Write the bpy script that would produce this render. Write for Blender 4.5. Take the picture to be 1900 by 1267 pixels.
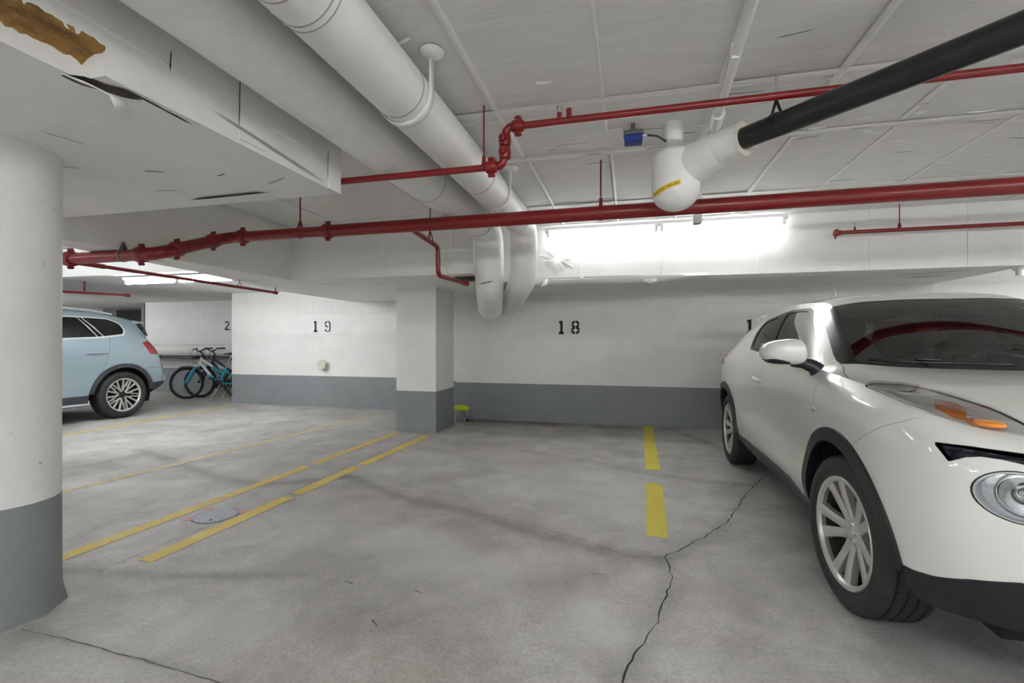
import bpy, bmesh, math, random
import numpy as np
from mathutils import Vector, Matrix

for _o in list(bpy.data.objects): bpy.data.objects.remove(_o)
SC = bpy.context.scene
COL = SC.collection

# ------------------------------------------------------------------ camera, world, exposure
YAW = math.atan(218/865)
cam = bpy.data.cameras.new('camera'); cam.sensor_width = 36; cam.lens = 36*865/1900
cam.shift_y = -1/1900; cam.clip_start = .05; cam.clip_end = 100
camo = bpy.data.objects.new('camera', cam); COL.objects.link(camo)
camo.location = (0, 0, 1.2); camo.rotation_euler = (math.pi/2, 0, YAW)
SC.camera = camo
W = bpy.data.worlds.new('world'); W.use_nodes = True; SC.world = W
W.node_tree.nodes['Background'].inputs[0].default_value = (.8, .85, .9, 1)
W.node_tree.nodes['Background'].inputs[1].default_value = .02
SC.view_settings.view_transform = 'Standard'; SC.view_settings.look = 'None'
SC.view_settings.gamma = 1; SC.view_settings.use_curve_mapping = False
SC.view_settings.exposure = 2.02
TUBE = 25.0          # emission of the fluorescent tubes
SC.cycles.max_bounces = 10; SC.cycles.diffuse_bounces = 6; SC.cycles.transparent_max_bounces = 16
SC.cycles.sample_clamp_indirect = 6

# ------------------------------------------------------------------ materials
def nt(m): return m.node_tree.nodes, m.node_tree.links
def mat(name, col, rough=.6, metal=0., bump=0., bscale=40., var=0., vscale=3., coat=0., spec=.5, stretch=(1,1,1), emit=None, estr=0.):
    m = bpy.data.materials.new(name); m.use_nodes = True
    N, L = nt(m); b = N['Principled BSDF']
    b.inputs['Base Color'].default_value = (*col, 1); b.inputs['Roughness'].default_value = rough
    b.inputs['Metallic'].default_value = metal; b.inputs['Coat Weight'].default_value = coat
    b.inputs['Coat Roughness'].default_value = .05
    b.inputs['Specular IOR Level'].default_value = spec
    if emit: b.inputs['Emission Color'].default_value = (*emit, 1); b.inputs['Emission Strength'].default_value = estr
    if var or bump:
        g = N.new('ShaderNodeNewGeometry'); mp = N.new('ShaderNodeMapping'); mp.inputs['Scale'].default_value = stretch
        L.new(g.outputs['Position'], mp.inputs['Vector'])
    if var:
        n = N.new('ShaderNodeTexNoise'); n.inputs['Scale'].default_value = vscale; n.inputs['Detail'].default_value = 6
        n.inputs['Roughness'].default_value = .65
        L.new(mp.outputs[0], n.inputs['Vector'])
        r = N.new('ShaderNodeValToRGB')
        r.color_ramp.elements[0].position = .3; r.color_ramp.elements[1].position = .7
        r.color_ramp.elements[0].color = (*[c*(1-var) for c in col], 1)
        r.color_ramp.elements[1].color = (*[min(1, c*(1+var*.6)) for c in col], 1)
        L.new(n.outputs['Fac'], r.inputs[0]); L.new(r.outputs[0], b.inputs['Base Color'])
    if bump:
        n2 = N.new('ShaderNodeTexNoise'); n2.inputs['Scale'].default_value = bscale; n2.inputs['Detail'].default_value = 5
        L.new(mp.outputs[0], n2.inputs['Vector'])
        bp = N.new('ShaderNodeBump'); bp.inputs['Strength'].default_value = bump; bp.inputs['Distance'].default_value = .01
        L.new(n2.outputs['Fac'], bp.inputs['Height']); L.new(bp.outputs[0], b.inputs['Normal'])
    return m

def two_tone(name, zb, white=(.80, .80, .78), grey=(.235, .25, .262)):
    """white paint above the height zb, grey paint below it, scuffs in both."""
    m = bpy.data.materials.new(name); m.use_nodes = True
    N, L = nt(m); b = N['Principled BSDF']; b.inputs['Roughness'].default_value = .55
    g = N.new('ShaderNodeNewGeometry'); s = N.new('ShaderNodeSeparateXYZ'); L.new(g.outputs['Position'], s.inputs[0])
    nz = N.new('ShaderNodeTexNoise'); nz.inputs['Scale'].default_value = 14; L.new(g.outputs['Position'], nz.inputs['Vector'])
    wob = N.new('ShaderNodeMath'); wob.operation = 'MULTIPLY_ADD'; wob.inputs[1].default_value = .006; L.new(nz.outputs['Fac'], wob.inputs[0]); L.new(s.outputs['Z'], wob.inputs[2])
    gt = N.new('ShaderNodeMath'); gt.operation = 'GREATER_THAN'; gt.inputs[1].default_value = zb+.003; L.new(wob.outputs[0], gt.inputs[0])
    v = N.new('ShaderNodeTexNoise'); v.inputs['Scale'].default_value = 2.2; v.inputs['Detail'].default_value = 8; v.inputs['Roughness'].default_value = .7; L.new(g.outputs['Position'], v.inputs['Vector'])
    def ramp(c, lo):
        r = N.new('ShaderNodeValToRGB'); r.color_ramp.elements[0].position = .3; r.color_ramp.elements[1].position = .65
        r.color_ramp.elements[0].color = (*[x*lo for x in c], 1); r.color_ramp.elements[1].color = (*c, 1)
        L.new(v.outputs['Fac'], r.inputs[0]); return r
    rw, rg = ramp(white, .9), ramp(grey, .86)
    # small dark scuffs
    sc = N.new('ShaderNodeTexNoise'); sc.inputs['Scale'].default_value = 23; sc.inputs['Detail'].default_value = 3; L.new(g.outputs['Position'], sc.inputs['Vector'])
    sr = N.new('ShaderNodeValToRGB'); sr.color_ramp.elements[0].position = .72; sr.color_ramp.elements[1].position = .76
    sr.color_ramp.elements[0].color = (0, 0, 0, 1); sr.color_ramp.elements[1].color = (.55, .55, .55, 1); L.new(sc.outputs['Fac'], sr.inputs[0])
    mx = N.new('ShaderNodeMixRGB'); L.new(gt.outputs[0], mx.inputs[0]); L.new(rg.outputs[0], mx.inputs[1]); L.new(rw.outputs[0], mx.inputs[2])
    m2 = N.new('ShaderNodeMixRGB'); m2.inputs[2].default_value = (.16, .155, .15, 1); L.new(sr.outputs[0], m2.inputs[0]); L.new(mx.outputs[0], m2.inputs[1])
    L.new(m2.outputs[0], b.inputs['Base Color'])
    bn = N.new('ShaderNodeTexNoise'); bn.inputs['Scale'].default_value = 90; bn.inputs['Detail'].default_value = 4; L.new(g.outputs['Position'], bn.inputs['Vector'])
    bp = N.new('ShaderNodeBump'); bp.inputs['Strength'].default_value = .18; bp.inputs['Distance'].default_value = .01
    L.new(bn.outputs['Fac'], bp.inputs['Height']); L.new(bp.outputs[0], b.inputs['Normal'])
    return m

def glass(name, tint, refl=.08, rough=.0):
    m = bpy.data.materials.new(name); m.use_nodes = True
    N, L = nt(m); N.remove(N['Principled BSDF']); out = N['Material Output']
    t = N.new('ShaderNodeBsdfTransparent'); t.inputs[0].default_value = (*tint, 1)
    g = N.new('ShaderNodeBsdfGlossy'); g.inputs['Roughness'].default_value = rough; g.inputs[0].default_value = (1, 1, 1, 1)
    lw = N.new('ShaderNodeFresnel'); lw.inputs[0].default_value = 1.52
    ad = N.new('ShaderNodeMath'); ad.operation = 'ADD'; ad.use_clamp = True; ad.inputs[1].default_value = refl; L.new(lw.outputs[0], ad.inputs[0])
    mx = N.new('ShaderNodeMixShader'); L.new(ad.outputs[0], mx.inputs[0]); L.new(t.outputs[0], mx.inputs[1]); L.new(g.outputs[0], mx.inputs[2])
    L.new(mx.outputs[0], out.inputs[0])
    return m

def floor_material():
    m = bpy.data.materials.new('concrete_floor'); m.use_nodes = True
    N, L = nt(m); b = N['Principled BSDF']
    g = N.new('ShaderNodeNewGeometry')
    def noise(sc, det=6, rough=.65, dist=0.):
        n = N.new('ShaderNodeTexNoise'); n.inputs['Scale'].default_value = sc; n.inputs['Detail'].default_value = det
        n.inputs['Roughness'].default_value = rough; n.inputs['Distortion'].default_value = dist
        L.new(g.outputs['Position'], n.inputs['Vector']); return n
    def ramp(n, p0, c0, p1, c1):
        r = N.new('ShaderNodeValToRGB'); e = r.color_ramp.elements
        e[0].position, e[1].position = p0, p1; e[0].color, e[1].color = (*c0, 1), (*c1, 1)
        L.new(n.outputs['Fac'] if 'Fac' in n.outputs else n.outputs[0], r.inputs[0]); return r
    def mul(a, c, f=1.):
        x = N.new('ShaderNodeMixRGB'); x.blend_type = 'MULTIPLY'; x.inputs[0].default_value = f
        L.new(a.outputs[0], x.inputs[1]); L.new(c.outputs[0], x.inputs[2]); return x
    big = ramp(noise(.8, 5, .6, .6), .35, (.43, .418, .402), .66, (.60, .588, .572))
    mid = ramp(noise(3.2, 8, .7, .4), .30, (.68, .665, .65), .64, (1.06, 1.06, 1.07))
    fine = ramp(noise(60, 4, .7), .35, (.82, .815, .81), .6, (1.06, 1.06, 1.06))
    speck = ramp(noise(170, 2, .5), .30, (.6, .6, .6), .40, (1, 1, 1))
    c = mul(mul(mul(big, mid), fine), speck, .7)
    # stains and dirt tracks stored on the mesh
    at = N.new('ShaderNodeAttribute'); at.attribute_name = 'stain'
    sep = N.new('ShaderNodeSeparateColor'); L.new(at.outputs['Color'], sep.inputs[0])
    d = N.new('ShaderNodeMixRGB'); d.blend_type = 'MULTIPLY'; d.inputs[2].default_value = (.50, .49, .485, 1)
    L.new(sep.outputs[0], d.inputs[0]); L.new(c.outputs[0], d.inputs[1])
    w = N.new('ShaderNodeMixRGB'); w.inputs[2].default_value = (.66, .655, .645, 1)
    L.new(sep.outputs[1], w.inputs[0]); L.new(d.outputs[0], w.inputs[1])
    br = N.new('ShaderNodeMixRGB'); br.blend_type = 'MULTIPLY'; br.inputs[2].default_value = (.80, .72, .62, 1)
    L.new(sep.outputs[2], br.inputs[0]); L.new(w.outputs[0], br.inputs[1])
    L.new(br.outputs[0], b.inputs['Base Color'])
    rr = N.new('ShaderNodeMapRange'); rr.inputs[3].default_value = .38; rr.inputs[4].default_value = .7
    L.new(noise(2.5, 5).outputs['Fac'], rr.inputs[0]); L.new(rr.outputs[0], b.inputs['Roughness'])
    bp = N.new('ShaderNodeBump'); bp.inputs['Strength'].default_value = .22; bp.inputs['Distance'].default_value = .006
    L.new(noise(120, 5).outputs['Fac'], bp.inputs['Height']); L.new(bp.outputs[0], b.inputs['Normal'])
    return m

def worn_paint(name, col, wear, under=(.44, .43, .415)):
    m = bpy.data.materials.new(name); m.use_nodes = True
    N, L = nt(m); b = N['Principled BSDF']; b.inputs['Roughness'].default_value = .6
    g = N.new('ShaderNodeNewGeometry')
    n = N.new('ShaderNodeTexNoise'); n.inputs['Scale'].default_value = 16; n.inputs['Detail'].default_value = 9; n.inputs['Roughness'].default_value = .78
    L.new(g.outputs['Position'], n.inputs['Vector'])
    r = N.new('ShaderNodeValToRGB'); e = r.color_ramp.elements; e[0].position = wear; e[1].position = wear+.09
    e[0].color = (*under, 1); e[1].color = (*col, 1)
    L.new(n.outputs['Fac'], r.inputs[0])
    n2 = N.new('ShaderNodeTexNoise'); n2.inputs['Scale'].default_value = 3; n2.inputs['Detail'].default_value = 5; L.new(g.outputs['Position'], n2.inputs['Vector'])
    r2 = N.new('ShaderNodeValToRGB'); r2.color_ramp.elements[0].position = .3; r2.color_ramp.elements[1].position = .7
    r2.color_ramp.elements[0].color = (.8, .79, .76, 1); L.new(n2.outputs['Fac'], r2.inputs[0])
    x = N.new('ShaderNodeMixRGB'); x.blend_type = 'MULTIPLY'; x.inputs[0].default_value = 1; L.new(r.outputs[0], x.inputs[1]); L.new(r2.outputs[0], x.inputs[2])
    L.new(x.outputs[0], b.inputs['Base Color'])
    return m

M = {}
M['floor'] = floor_material()
M['wall'] = two_tone('painted_block', .562)
M['wall19'] = two_tone('painted_block_far', .56)
M['column'] = two_tone('painted_column', .538)
M['round_column'] = two_tone('painted_round_column', .50)
M['ceil'] = mat('ceiling_board', (.77, .765, .745), .75, bump=.25, bscale=9, var=.07, vscale=3.5, stretch=(1, 6, 6))
M['ceil_plain'] = mat('ceiling_plain', (.82, .82, .80), .75, bump=.12, bscale=14, var=.05, vscale=2)
M['wrap'] = mat('insulation_wrap', (.82, .815, .795), .6, bump=.16, bscale=7, var=.06, vscale=2.5)
M['tape'] = mat('white_tape', (.82, .815, .79), .55, bump=.2, bscale=20)
M['wool'] = mat('mineral_wool', (.30, .165, .045), .95, bump=1., bscale=60, var=.55, vscale=22, stretch=(1, .35, 1))
M['dark'] = mat('dark_gap', (.02, .018, .016), .9)
M['brown_gap'] = mat('torn_lining', (.06, .045, .03), .9)
M['pipe_white'] = mat('pipe_jacket', (.82, .815, .795), .5, bump=.06, bscale=30, var=.05, vscale=5)
M['pipe_line'] = mat('jacket_seam', (.36, .35, .33), .7)
M['red'] = mat('red_pipe_paint', (.205, .004, .006), .33, bump=.03, bscale=60, var=.12, vscale=7, coat=.15)
M['steel'] = mat('galvanised', (.55, .55, .54), .4, metal=.8)
M['black_abs'] = mat('black_plastic_pipe', (.012, .012, .014), .3, spec=.5)
M['white_metal'] = mat('white_enamel', (.80, .80, .79), .4)
M['tube_soft'] = mat('toned_down_fluorescent_tube', (1, 1, 1), .5, emit=(.98, .99, 1), estr=TUBE*.29)  # emission turned down so the beam behind does not wash out
M['tube_dim'] = mat('dim_fluorescent_tube', (1, 1, 1), .5, emit=(.98, .99, 1), estr=TUBE*.10)
M['tube'] = mat('fluorescent_tube', (1, 1, 1), .5, emit=(.96, .985, 1), estr=TUBE)
M['blue'] = mat('blue_plastic', (.01, .03, .22), .35)
M['grey_plastic'] = mat('grey_plastic', (.12, .12, .12), .5)
M['label_yellow'] = mat('yellow_label', (.80, .55, .03), .5)
M['black_print'] = mat('black_print', (.01, .01, .012), .6)
M['stencil'] = mat('stencil_paint', (.012, .013, .016), .7)
M['yellow'] = worn_paint('yellow_line_paint', (.80, .61, .15), .33)
M['yellow_bright'] = worn_paint('fresh_yellow_line_paint', (.74, .64, .08), .30)
M['yellow_worn'] = worn_paint('worn_yellow_line_paint', (.78, .59, .15), .385)
M['yellow_faint'] = worn_paint('faint_yellow_line_paint', (.74, .60, .25), .45)
M['crack'] = mat('crack_shadow', (.035, .032, .03), .95)
M['joint'] = mat('sawn_joint', (.15, .145, .14), .95)
M['cover'] = mat('drain_cover', (.47, .50, .55), .6, bump=.4, bscale=160, var=.12, vscale=40)
M['pink'] = worn_paint('pink_marking', (.70, .36, .38), .40)
M['cap'] = mat('cream_cap', (.66, .63, .55), .6, var=.1, vscale=30)
M['lime'] = mat('lime_plastic', (.52, .62, .02), .45)
M['tool_grey'] = mat('tool_grey', (.16, .18, .21), .5)

# ------------------------------------------------------------------ mesh helpers
def wloc(p):
    v = Vector((0, 0, 0))
    while p is not None: v += p.location; p = p.parent
    return v
def thing(name, label, cat, loc=(0, 0, 0), rotz=0., group=None, kind=None):
    o = bpy.data.objects.new(name, None); COL.objects.link(o); o.empty_display_size = .1
    o.location = loc; o.rotation_euler = (0, 0, rotz)
    return tag(o, label, cat, group, kind)
def tag(o, label=None, cat=None, group=None, kind=None):
    if label: o['label'] = label
    if cat: o['category'] = cat
    if group: o['group'] = group
    if kind: o['kind'] = kind
    return o
def link(name, me, parent=None, m=None, loc=None):
    o = bpy.data.objects.new(name, me); COL.objects.link(o)
    if parent is not None: o.parent = parent
    if loc is not None: o.location = loc
    if m is not None and not me.materials: me.materials.append(m)
    return o
def to_mesh(name, V, F, m, smooth=None, weld=False):
    me = bpy.data.meshes.new(name)
    me.from_pydata([tuple(map(float, v)) for v in V], [], [tuple(f) for f in F])
    if weld:
        bm = bmesh.new(); bm.from_mesh(me); bmesh.ops.remove_doubles(bm, verts=bm.verts, dist=2e-4); bm.to_mesh(me); bm.free()
    me.validate(); me.update()
    if smooth is not None:
        me.polygons.foreach_set('use_smooth', [True]*len(me.polygons))
        if smooth < 179: me.set_sharp_from_angle(angle=math.radians(smooth))
    me.materials.append(M[m] if isinstance(m, str) else m)
    return me
def frame(d):
    d = Vector(d).normalized()
    a = Vector((0, 0, 1)) if abs(d.z) < .9 else Vector((1, 0, 0))
    x = a.cross(d).normalized(); return x, d.cross(x).normalized(), d
class MB:
    def __init__(s): s.V, s.F = [], []
    def add(s, V, F):
        n = len(s.V); s.V += [tuple(v) for v in V]; s.F += [tuple(i+n for i in f) for f in F]; return s
    def box(s, x0, x1, y0, y1, z0, z1):
        V = [(x, y, z) for x in (x0, x1) for y in (y0, y1) for z in (z0, z1)]
        return s.add(V, [(0,1,3,2),(4,6,7,5),(0,4,5,1),(2,3,7,6),(0,2,6,4),(1,5,7,3)])
    def prism(s, pts, z0, z1):
        n = len(pts); a = sum(pts[i][0]*pts[(i+1) % n][1]-pts[(i+1) % n][0]*pts[i][1] for i in range(n))
        if a < 0: pts = pts[::-1]
        V = [(x, y, z0) for x, y in pts]+[(x, y, z1) for x, y in pts]
        return s.add(V, [tuple(range(n-1, -1, -1)), tuple(range(n, 2*n))]+[(i, (i+1) % n, n+(i+1) % n, n+i) for i in range(n)])
    def tube(s, path, r, seg=16, caps=True, r_list=None):
        P = [Vector(p) for p in path]; V, F = [], []
        x = None
        for i, p in enumerate(P):
            d = (P[min(i+1, len(P)-1)]-P[max(i-1, 0)]).normalized()
            if x is None: x, y, _ = frame(d)
            else:
                x = (x-d*x.dot(d)).normalized(); y = d.cross(x)
            rr = r if r_list is None else r_list[i]
            V += [p+(x*math.cos(2*math.pi*k/seg)+y*math.sin(2*math.pi*k/seg))*rr for k in range(seg)]
        for i in range(len(P)-1):
            for k in range(seg):
                F.append((i*seg+k, i*seg+(k+1) % seg, (i+1)*seg+(k+1) % seg, (i+1)*seg+k))
        if caps:
            F.append(tuple(range(seg-1, -1, -1))); F.append(tuple((len(P)-1)*seg+k for k in range(seg)))
        return s.add(V, F)
    def cyl(s, a, b, r, seg=16, r2=None): return s.tube([a, b], r, seg, True, [r, r if r2 is None else r2])
    def lathe(s, c, axis, prof, seg=32, closed=False, caps=True):
        """prof: list of (distance along axis, radius)"""
        x, y, d = frame(axis); c = Vector(c); V, F = [], []
        for t, r in prof:
            V += [c+d*t+(x*math.cos(2*math.pi*k/seg)+y*math.sin(2*math.pi*k/seg))*r for k in range(seg)]
        n = len(prof)
        for i in range(n if closed else n-1):
            j = (i+1) % n
            for k in range(seg): F.append((i*seg+k, i*seg+(k+1) % seg, j*seg+(k+1) % seg, j*seg+k))
        if not closed and caps:
            F.append(tuple(range(seg-1, -1, -1))); F.append(tuple((n-1)*seg+k for k in range(seg)))
        return s.add(V, F)
    def build(s, name, m, parent=None, smooth=None, bevel=0., local=False, label=None):
        V = s.V
        if parent is not None and not local:
            w = wloc(parent); V = [(v[0]-w.x, v[1]-w.y, v[2]-w.z) for v in V]
        me = to_mesh(name, V, s.F, m, smooth)
        o = link(name, me, parent)
        if bevel:
            b = o.modifiers.new('bevel', 'BEVEL'); b.width = bevel; b.segments = 2; b.limit_method = 'ANGLE'
        if label: o['label'] = label
        return o
def fillet(pts, r, n=8):
    P = [Vector(p) for p in pts]; out = [P[0]]
    for i in range(1, len(P)-1):
        a, b, c = P[i-1], P[i], P[i+1]
        d1, d2 = (a-b).normalized(), (c-b).normalized()
        ang = math.acos(max(-1, min(1, d1.dot(d2))))
        if ang > 3.13: out.append(b); continue
        t = min(r/math.tan(ang/2), (a-b).length*.49, (c-b).length*.49); rr = t*math.tan(ang/2)
        p1, p2 = b+d1*t, b+d2*t
        cen = b+(d1+d2).normalized()*(rr/math.sin(ang/2))
        u = (p1-cen).normalized(); w = (p2-cen).normalized(); phi = math.acos(max(-1, min(1, u.dot(w))))
        for k in range(n+1):
            q = k/n
            out.append(cen+(u*math.sin((1-q)*phi)+w*math.sin(q*phi))/math.sin(phi)*rr)
    out.append(P[-1]); return out
def vnoise(x, y, seed=0., f=1.):
    x = np.asarray(x)*f; y = np.asarray(y)*f
    return (np.sin(1.7*x+2.1*y+seed)+np.sin(-2.9*x+1.3*y+1.3*seed+1)+np.sin(3.7*x+4.3*y+2.1*seed)*.6+np.sin(6.1*x-5.3*y+seed*.7)*.4)/3
def soft_box(mb, x0, x1, y0, y1, z0, z1, step=.12, amp=.006, seed=0., faces='xXyYzZ'):
    """box whose faces are subdivided and slightly uneven, like wrapped insulation"""
    def face(o, a, b, nrm):
        o, a, b, nrm = map(np.array, (o, a, b, nrm))
        la, lb = np.linalg.norm(a), np.linalg.norm(b)
        na, nb = max(1, min(60, int(la/step))), max(1, min(60, int(lb/step)))
        V, F = [], []
        for i in range(na+1):
            for j in range(nb+1):
                p = o+a*(i/na)+b*(j/nb); e = min(1, 4*min(i/na, 1-i/na, j/nb, 1-j/nb)+.0)
                h = vnoise(i/na*la, j/nb*lb, seed+nrm[0]*3+nrm[1]*5+nrm[2]*7, 2.2)
                V.append(p+nrm*(h*amp*e))
        for i in range(na):
            for j in range(nb): F.append((i*(nb+1)+j, (i+1)*(nb+1)+j, (i+1)*(nb+1)+j+1, i*(nb+1)+j+1))
        mb.add(V, F)
    dx, dy, dz = x1-x0, y1-y0, z1-z0
    if 'X' in faces: face((x1,y0,z0), (0,dy,0), (0,0,dz), (1,0,0))
    if 'x' in faces: face((x0,y0,z0), (0,0,dz), (0,dy,0), (-1,0,0))
    if 'y' in faces: face((x0,y0,z0), (dx,0,0), (0,0,dz), (0,-1,0))
    if 'Y' in faces: face((x0,y1,z0), (0,0,dz), (dx,0,0), (0,1,0))
    if 'z' in faces: face((x0,y0,z0), (0,dy,0), (dx,0,0), (0,0,-1))
    if 'Z' in faces: face((x0,y0,z1), (dx,0,0), (0,dy,0), (0,0,1))
    return mb
# ------------------------------------------------------------------ the setting
ZC = 2.5            # ceiling
ZB = 1.9            # underside of the beams
Y18, Y19, Y20 = 6.79, 7.41, 8.74
def struct(o, label=None): return tag(o, label, None, None, 'structure')

# floor: fine grid where the camera looks, coarse elsewhere; stains are stored per vertex
def polyline_dist(X, Y, pts):
    d = np.full(X.shape, 9.)
    for (ax, ay), (bx, by) in zip(pts[:-1], pts[1:]):
        ux, uy = bx-ax, by-ay; l2 = ux*ux+uy*uy+1e-9
        t = np.clip(((X-ax)*ux+(Y-ay)*uy)/l2, 0, 1)
        d = np.minimum(d, np.hypot(X-ax-t*ux, Y-ay-t*uy))
    return d
xs = np.unique(np.concatenate([np.linspace(-14.5, -8, 30), np.arange(-8, 3.2, .035), np.linspace(3.2, 6.8, 30)]).round(4))
ys = np.unique(np.concatenate([np.linspace(-6, .7, 30), np.arange(.7, 7.5, .035), np.linspace(7.5, 10.2, 24)]).round(4))
GX, GY = np.meshgrid(xs, ys, indexing='ij')
nzz = vnoise(GX, GY, .3, 2.)*.5+vnoise(GX, GY, 2., 6.)*.35+vnoise(GX, GY, 4., 17.)*.2
def band(pts, w, k, rag=.5):
    d = polyline_dist(GX, GY, pts)*(1+rag*nzz)
    return k*np.exp(-(d/w)**2)
DARK = np.zeros_like(GX); LIGHT = np.zeros_like(GX); BROWN = np.zeros_like(GX)
DARK += band([(-2.462, 3.67), (-1.998, 3.425), (-1.618, 3.24), (-1.092, 3.096), (-0.547, 2.856), (-0.205, 2.725), (0.149, 2.677)], 0.075, 0.75)
DARK += band([(-1.195, 4.985), (-0.691, 4.793), (-0.246, 4.643), (0.152, 4.399), (0.718, 4.259), (1.009, 4.256)], 0.055, 0.5)
DARK += band([(-5.218, 3.971), (-4.324, 3.657), (-3.539, 3.347), (-3.059, 3.261), (-2.773, 3.364), (-2.433, 3.626)], 0.07, 0.7)
DARK += band([(-2.866, 1.782), (-2.568, 1.845), (-2.309, 1.865), (-1.999, 1.954), (-1.632, 2.058)], 0.045, 0.6)
DARK += band([(0.516, 6.717), (0.791, 6.163), (1.017, 5.543)], 0.06, 0.6)
DARK += band([(-2.451, 1.381), (-2.228, 1.376), (-1.818, 1.364), (-1.353, 1.346)], 0.03, 0.5)
DARK += band([(-1.508, 2.247), (-1.19, 2.04), (-0.917, 1.837)], 0.2, 0.35)
DARK += band([(-0.442, 2.308), (-0.278, 2.296)], 0.14, 0.3)
DARK += band([(-5.474, 5.011), (-5.231, 5.478), (-4.796, 6.049)], 0.12, 0.4)
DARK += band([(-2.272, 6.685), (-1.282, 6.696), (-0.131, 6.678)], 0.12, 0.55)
DARK += band([(-0.015, 1.73), (0.148, 2.233), (0.206, 2.679), (0.535, 3.172), (0.991, 4.178)], 0.06, 0.45)
DARK += band([(-5.135, 3.213), (-5.053, 3.432), (-5.027, 3.771)], 0.09, 0.5)
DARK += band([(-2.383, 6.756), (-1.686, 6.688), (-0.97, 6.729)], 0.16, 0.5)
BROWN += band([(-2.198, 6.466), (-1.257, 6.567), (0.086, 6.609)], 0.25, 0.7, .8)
BROWN += band([(-1.165, 1.469), (-0.693, 1.559)], 0.25, 0.35, .8)
BROWN += band([(-1.579, 5.022), (-0.899, 4.695)], 0.5, 0.25, .8)
LIGHT += band([(-0.206, 2.1), (-0.081, 1.935)], 0.13, 0.5, .8)
LIGHT += band([(-1.328, 2.66), (-1.073, 2.565), (-0.648, 2.341)], 0.22, 0.3, .8)
LIGHT += band([(-4.515, 2.864), (-3.993, 2.995), (-3.715, 3.142)], 0.14, 0.45, .8)
LIGHT += band([(-1.884, 1.594), (-1.518, 1.647)], 0.2, 0.25, .8)
LIGHT += band([(-0.948, 3.763), (-0.266, 3.531), (0.043, 3.279)], 0.3, 0.35, .8)
LIGHT += band([(-1.503, 4.78), (-0.578, 4.361), (-0.078, 3.982)], 0.45, 0.35, .8)
LIGHT += band([(-2.16, 2.724), (-1.482, 2.539), (-1.051, 2.362)], 0.3, 0.3, .8)
BROWN += band([(-2.137, 3.185), (-0.849, 2.699), (-0.177, 2.348)], 0.35, 0.22, .8)
LIGHT += band([(-2.592, 1.499), (-2.552, 1.576), (-2.505, 1.61)], 0.035, 0.7, .8)
LIGHT += band([(-2.501, 1.339), (-2.491, 1.441)], 0.02, 0.6, .8)
LIGHT += band([(-2.313, 5.808), (-2.35, 6.427)], 0.03, 0.5, .8)
V = np.stack([GX, GY, np.zeros_like(GX)], -1).reshape(-1, 3)
na, nb = GX.shape
ii, jj = np.meshgrid(np.arange(na-1), np.arange(nb-1), indexing='ij')
q = (ii*nb+jj).ravel()
Fq = np.stack([q, q+nb, q+nb+1, q+1], 1)
fme = bpy.data.meshes.new('floor')
fme.vertices.add(len(V)); fme.vertices.foreach_set('co', V.ravel())
fme.loops.add(Fq.size); fme.loops.foreach_set('vertex_index', Fq.ravel())
fme.polygons.add(len(Fq)); fme.polygons.foreach_set('loop_start', np.arange(0, Fq.size, 4)); fme.polygons.foreach_set('loop_total', np.full(len(Fq), 4))
fme.update(); fme.validate()
ca = fme.color_attributes.new('stain', 'FLOAT_COLOR', 'POINT')
ca.data.foreach_set('color', np.stack([np.clip(DARK, 0, 1), np.clip(LIGHT, 0, 1), np.clip(BROWN, 0, 1), np.ones_like(DARK)], -1).astype(np.float32).ravel())
fme.materials.append(M['floor'])
floor = struct(link('floor', fme), 'stained grey concrete garage floor with cracks')
def strip(pts, widths, z, h=.0):
    """flat ribbon along a polyline on the floor"""
    V, F = [], []
    n = len(pts)
    for i, (x, y) in enumerate(pts):
        a, b = pts[max(0, i-1)], pts[min(n-1, i+1)]
        dx, dy = b[0]-a[0], b[1]-a[1]; l = math.hypot(dx, dy); nx, ny = -dy/l, dx/l
        w = widths[i]/2
        V += [(x+nx*w, y+ny*w, z), (x-nx*w, y-ny*w, z)]
    for i in range(n-1): F.append((2*i, 2*i+1, 2*i+3, 2*i+2))
    return V, F
rng = random.Random(7)
def crack(pts, w, jag=.012, step=.035, m='crack', label=None):
    P = [pts[0]]
    for a, b in zip(pts[:-1], pts[1:]):
        l = math.hypot(b[0]-a[0], b[1]-a[1]); n = max(1, int(l/step))
        for k in range(1, n+1):
            t = k/n; e = 0 if k == n else 1
            P.append((a[0]+(b[0]-a[0])*t+rng.uniform(-jag, jag)*e, a[1]+(b[1]-a[1])*t+rng.uniform(-jag, jag)*e))
    V, F = strip(P, [w*rng.uniform(.45, 1.5) for _ in P], .0012)
    o = link('crack', to_mesh('crack', V, F, m), floor); return o
crack([(-0.024, 1.681), (-0.006, 1.775), (0.056, 1.917), (0.123, 2.12), (0.163, 2.283), (0.208, 2.471), (0.203, 2.646), (0.189, 2.72), (0.293, 2.851), (0.456, 3.068), (0.627, 3.33), (0.81, 3.802), (1.009, 4.256), (1.175, 4.587)], 0.0055, 0.009, m='crack')
crack([(0.189, 2.72), (0.106, 2.654), (-0.023, 2.687), (-0.244, 2.812), (-0.605, 2.973), (-1.092, 3.096)], 0.0028, 0.008, m='crack')
crack([(-2.451, 1.381), (-2.236, 1.381), (-2.054, 1.375), (-1.818, 1.364), (-1.597, 1.351), (-1.343, 1.335)], 0.005, 0.004, m='joint')
crack([(-2.58, 5.313), (-2.609, 3.888), (-2.596, 3.274), (-2.599, 2.77), (-2.676, 2.161), (-2.677, 1.818)], 0.004, 0.002, m='joint')
crack([(-1.788, 3.366), (-1.69, 3.432)], 0.007, 0.004, m='joint')
crack([(-0.999, 2.058), (-0.951, 2.045)], 0.007, 0.004, m='joint')
crack([(-1.075, 1.798), (-1.028, 1.762)], 0.007, 0.004, m='joint')
crack([(-0.183, 2.429), (-0.115, 2.435)], 0.007, 0.004, m='joint')
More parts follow.
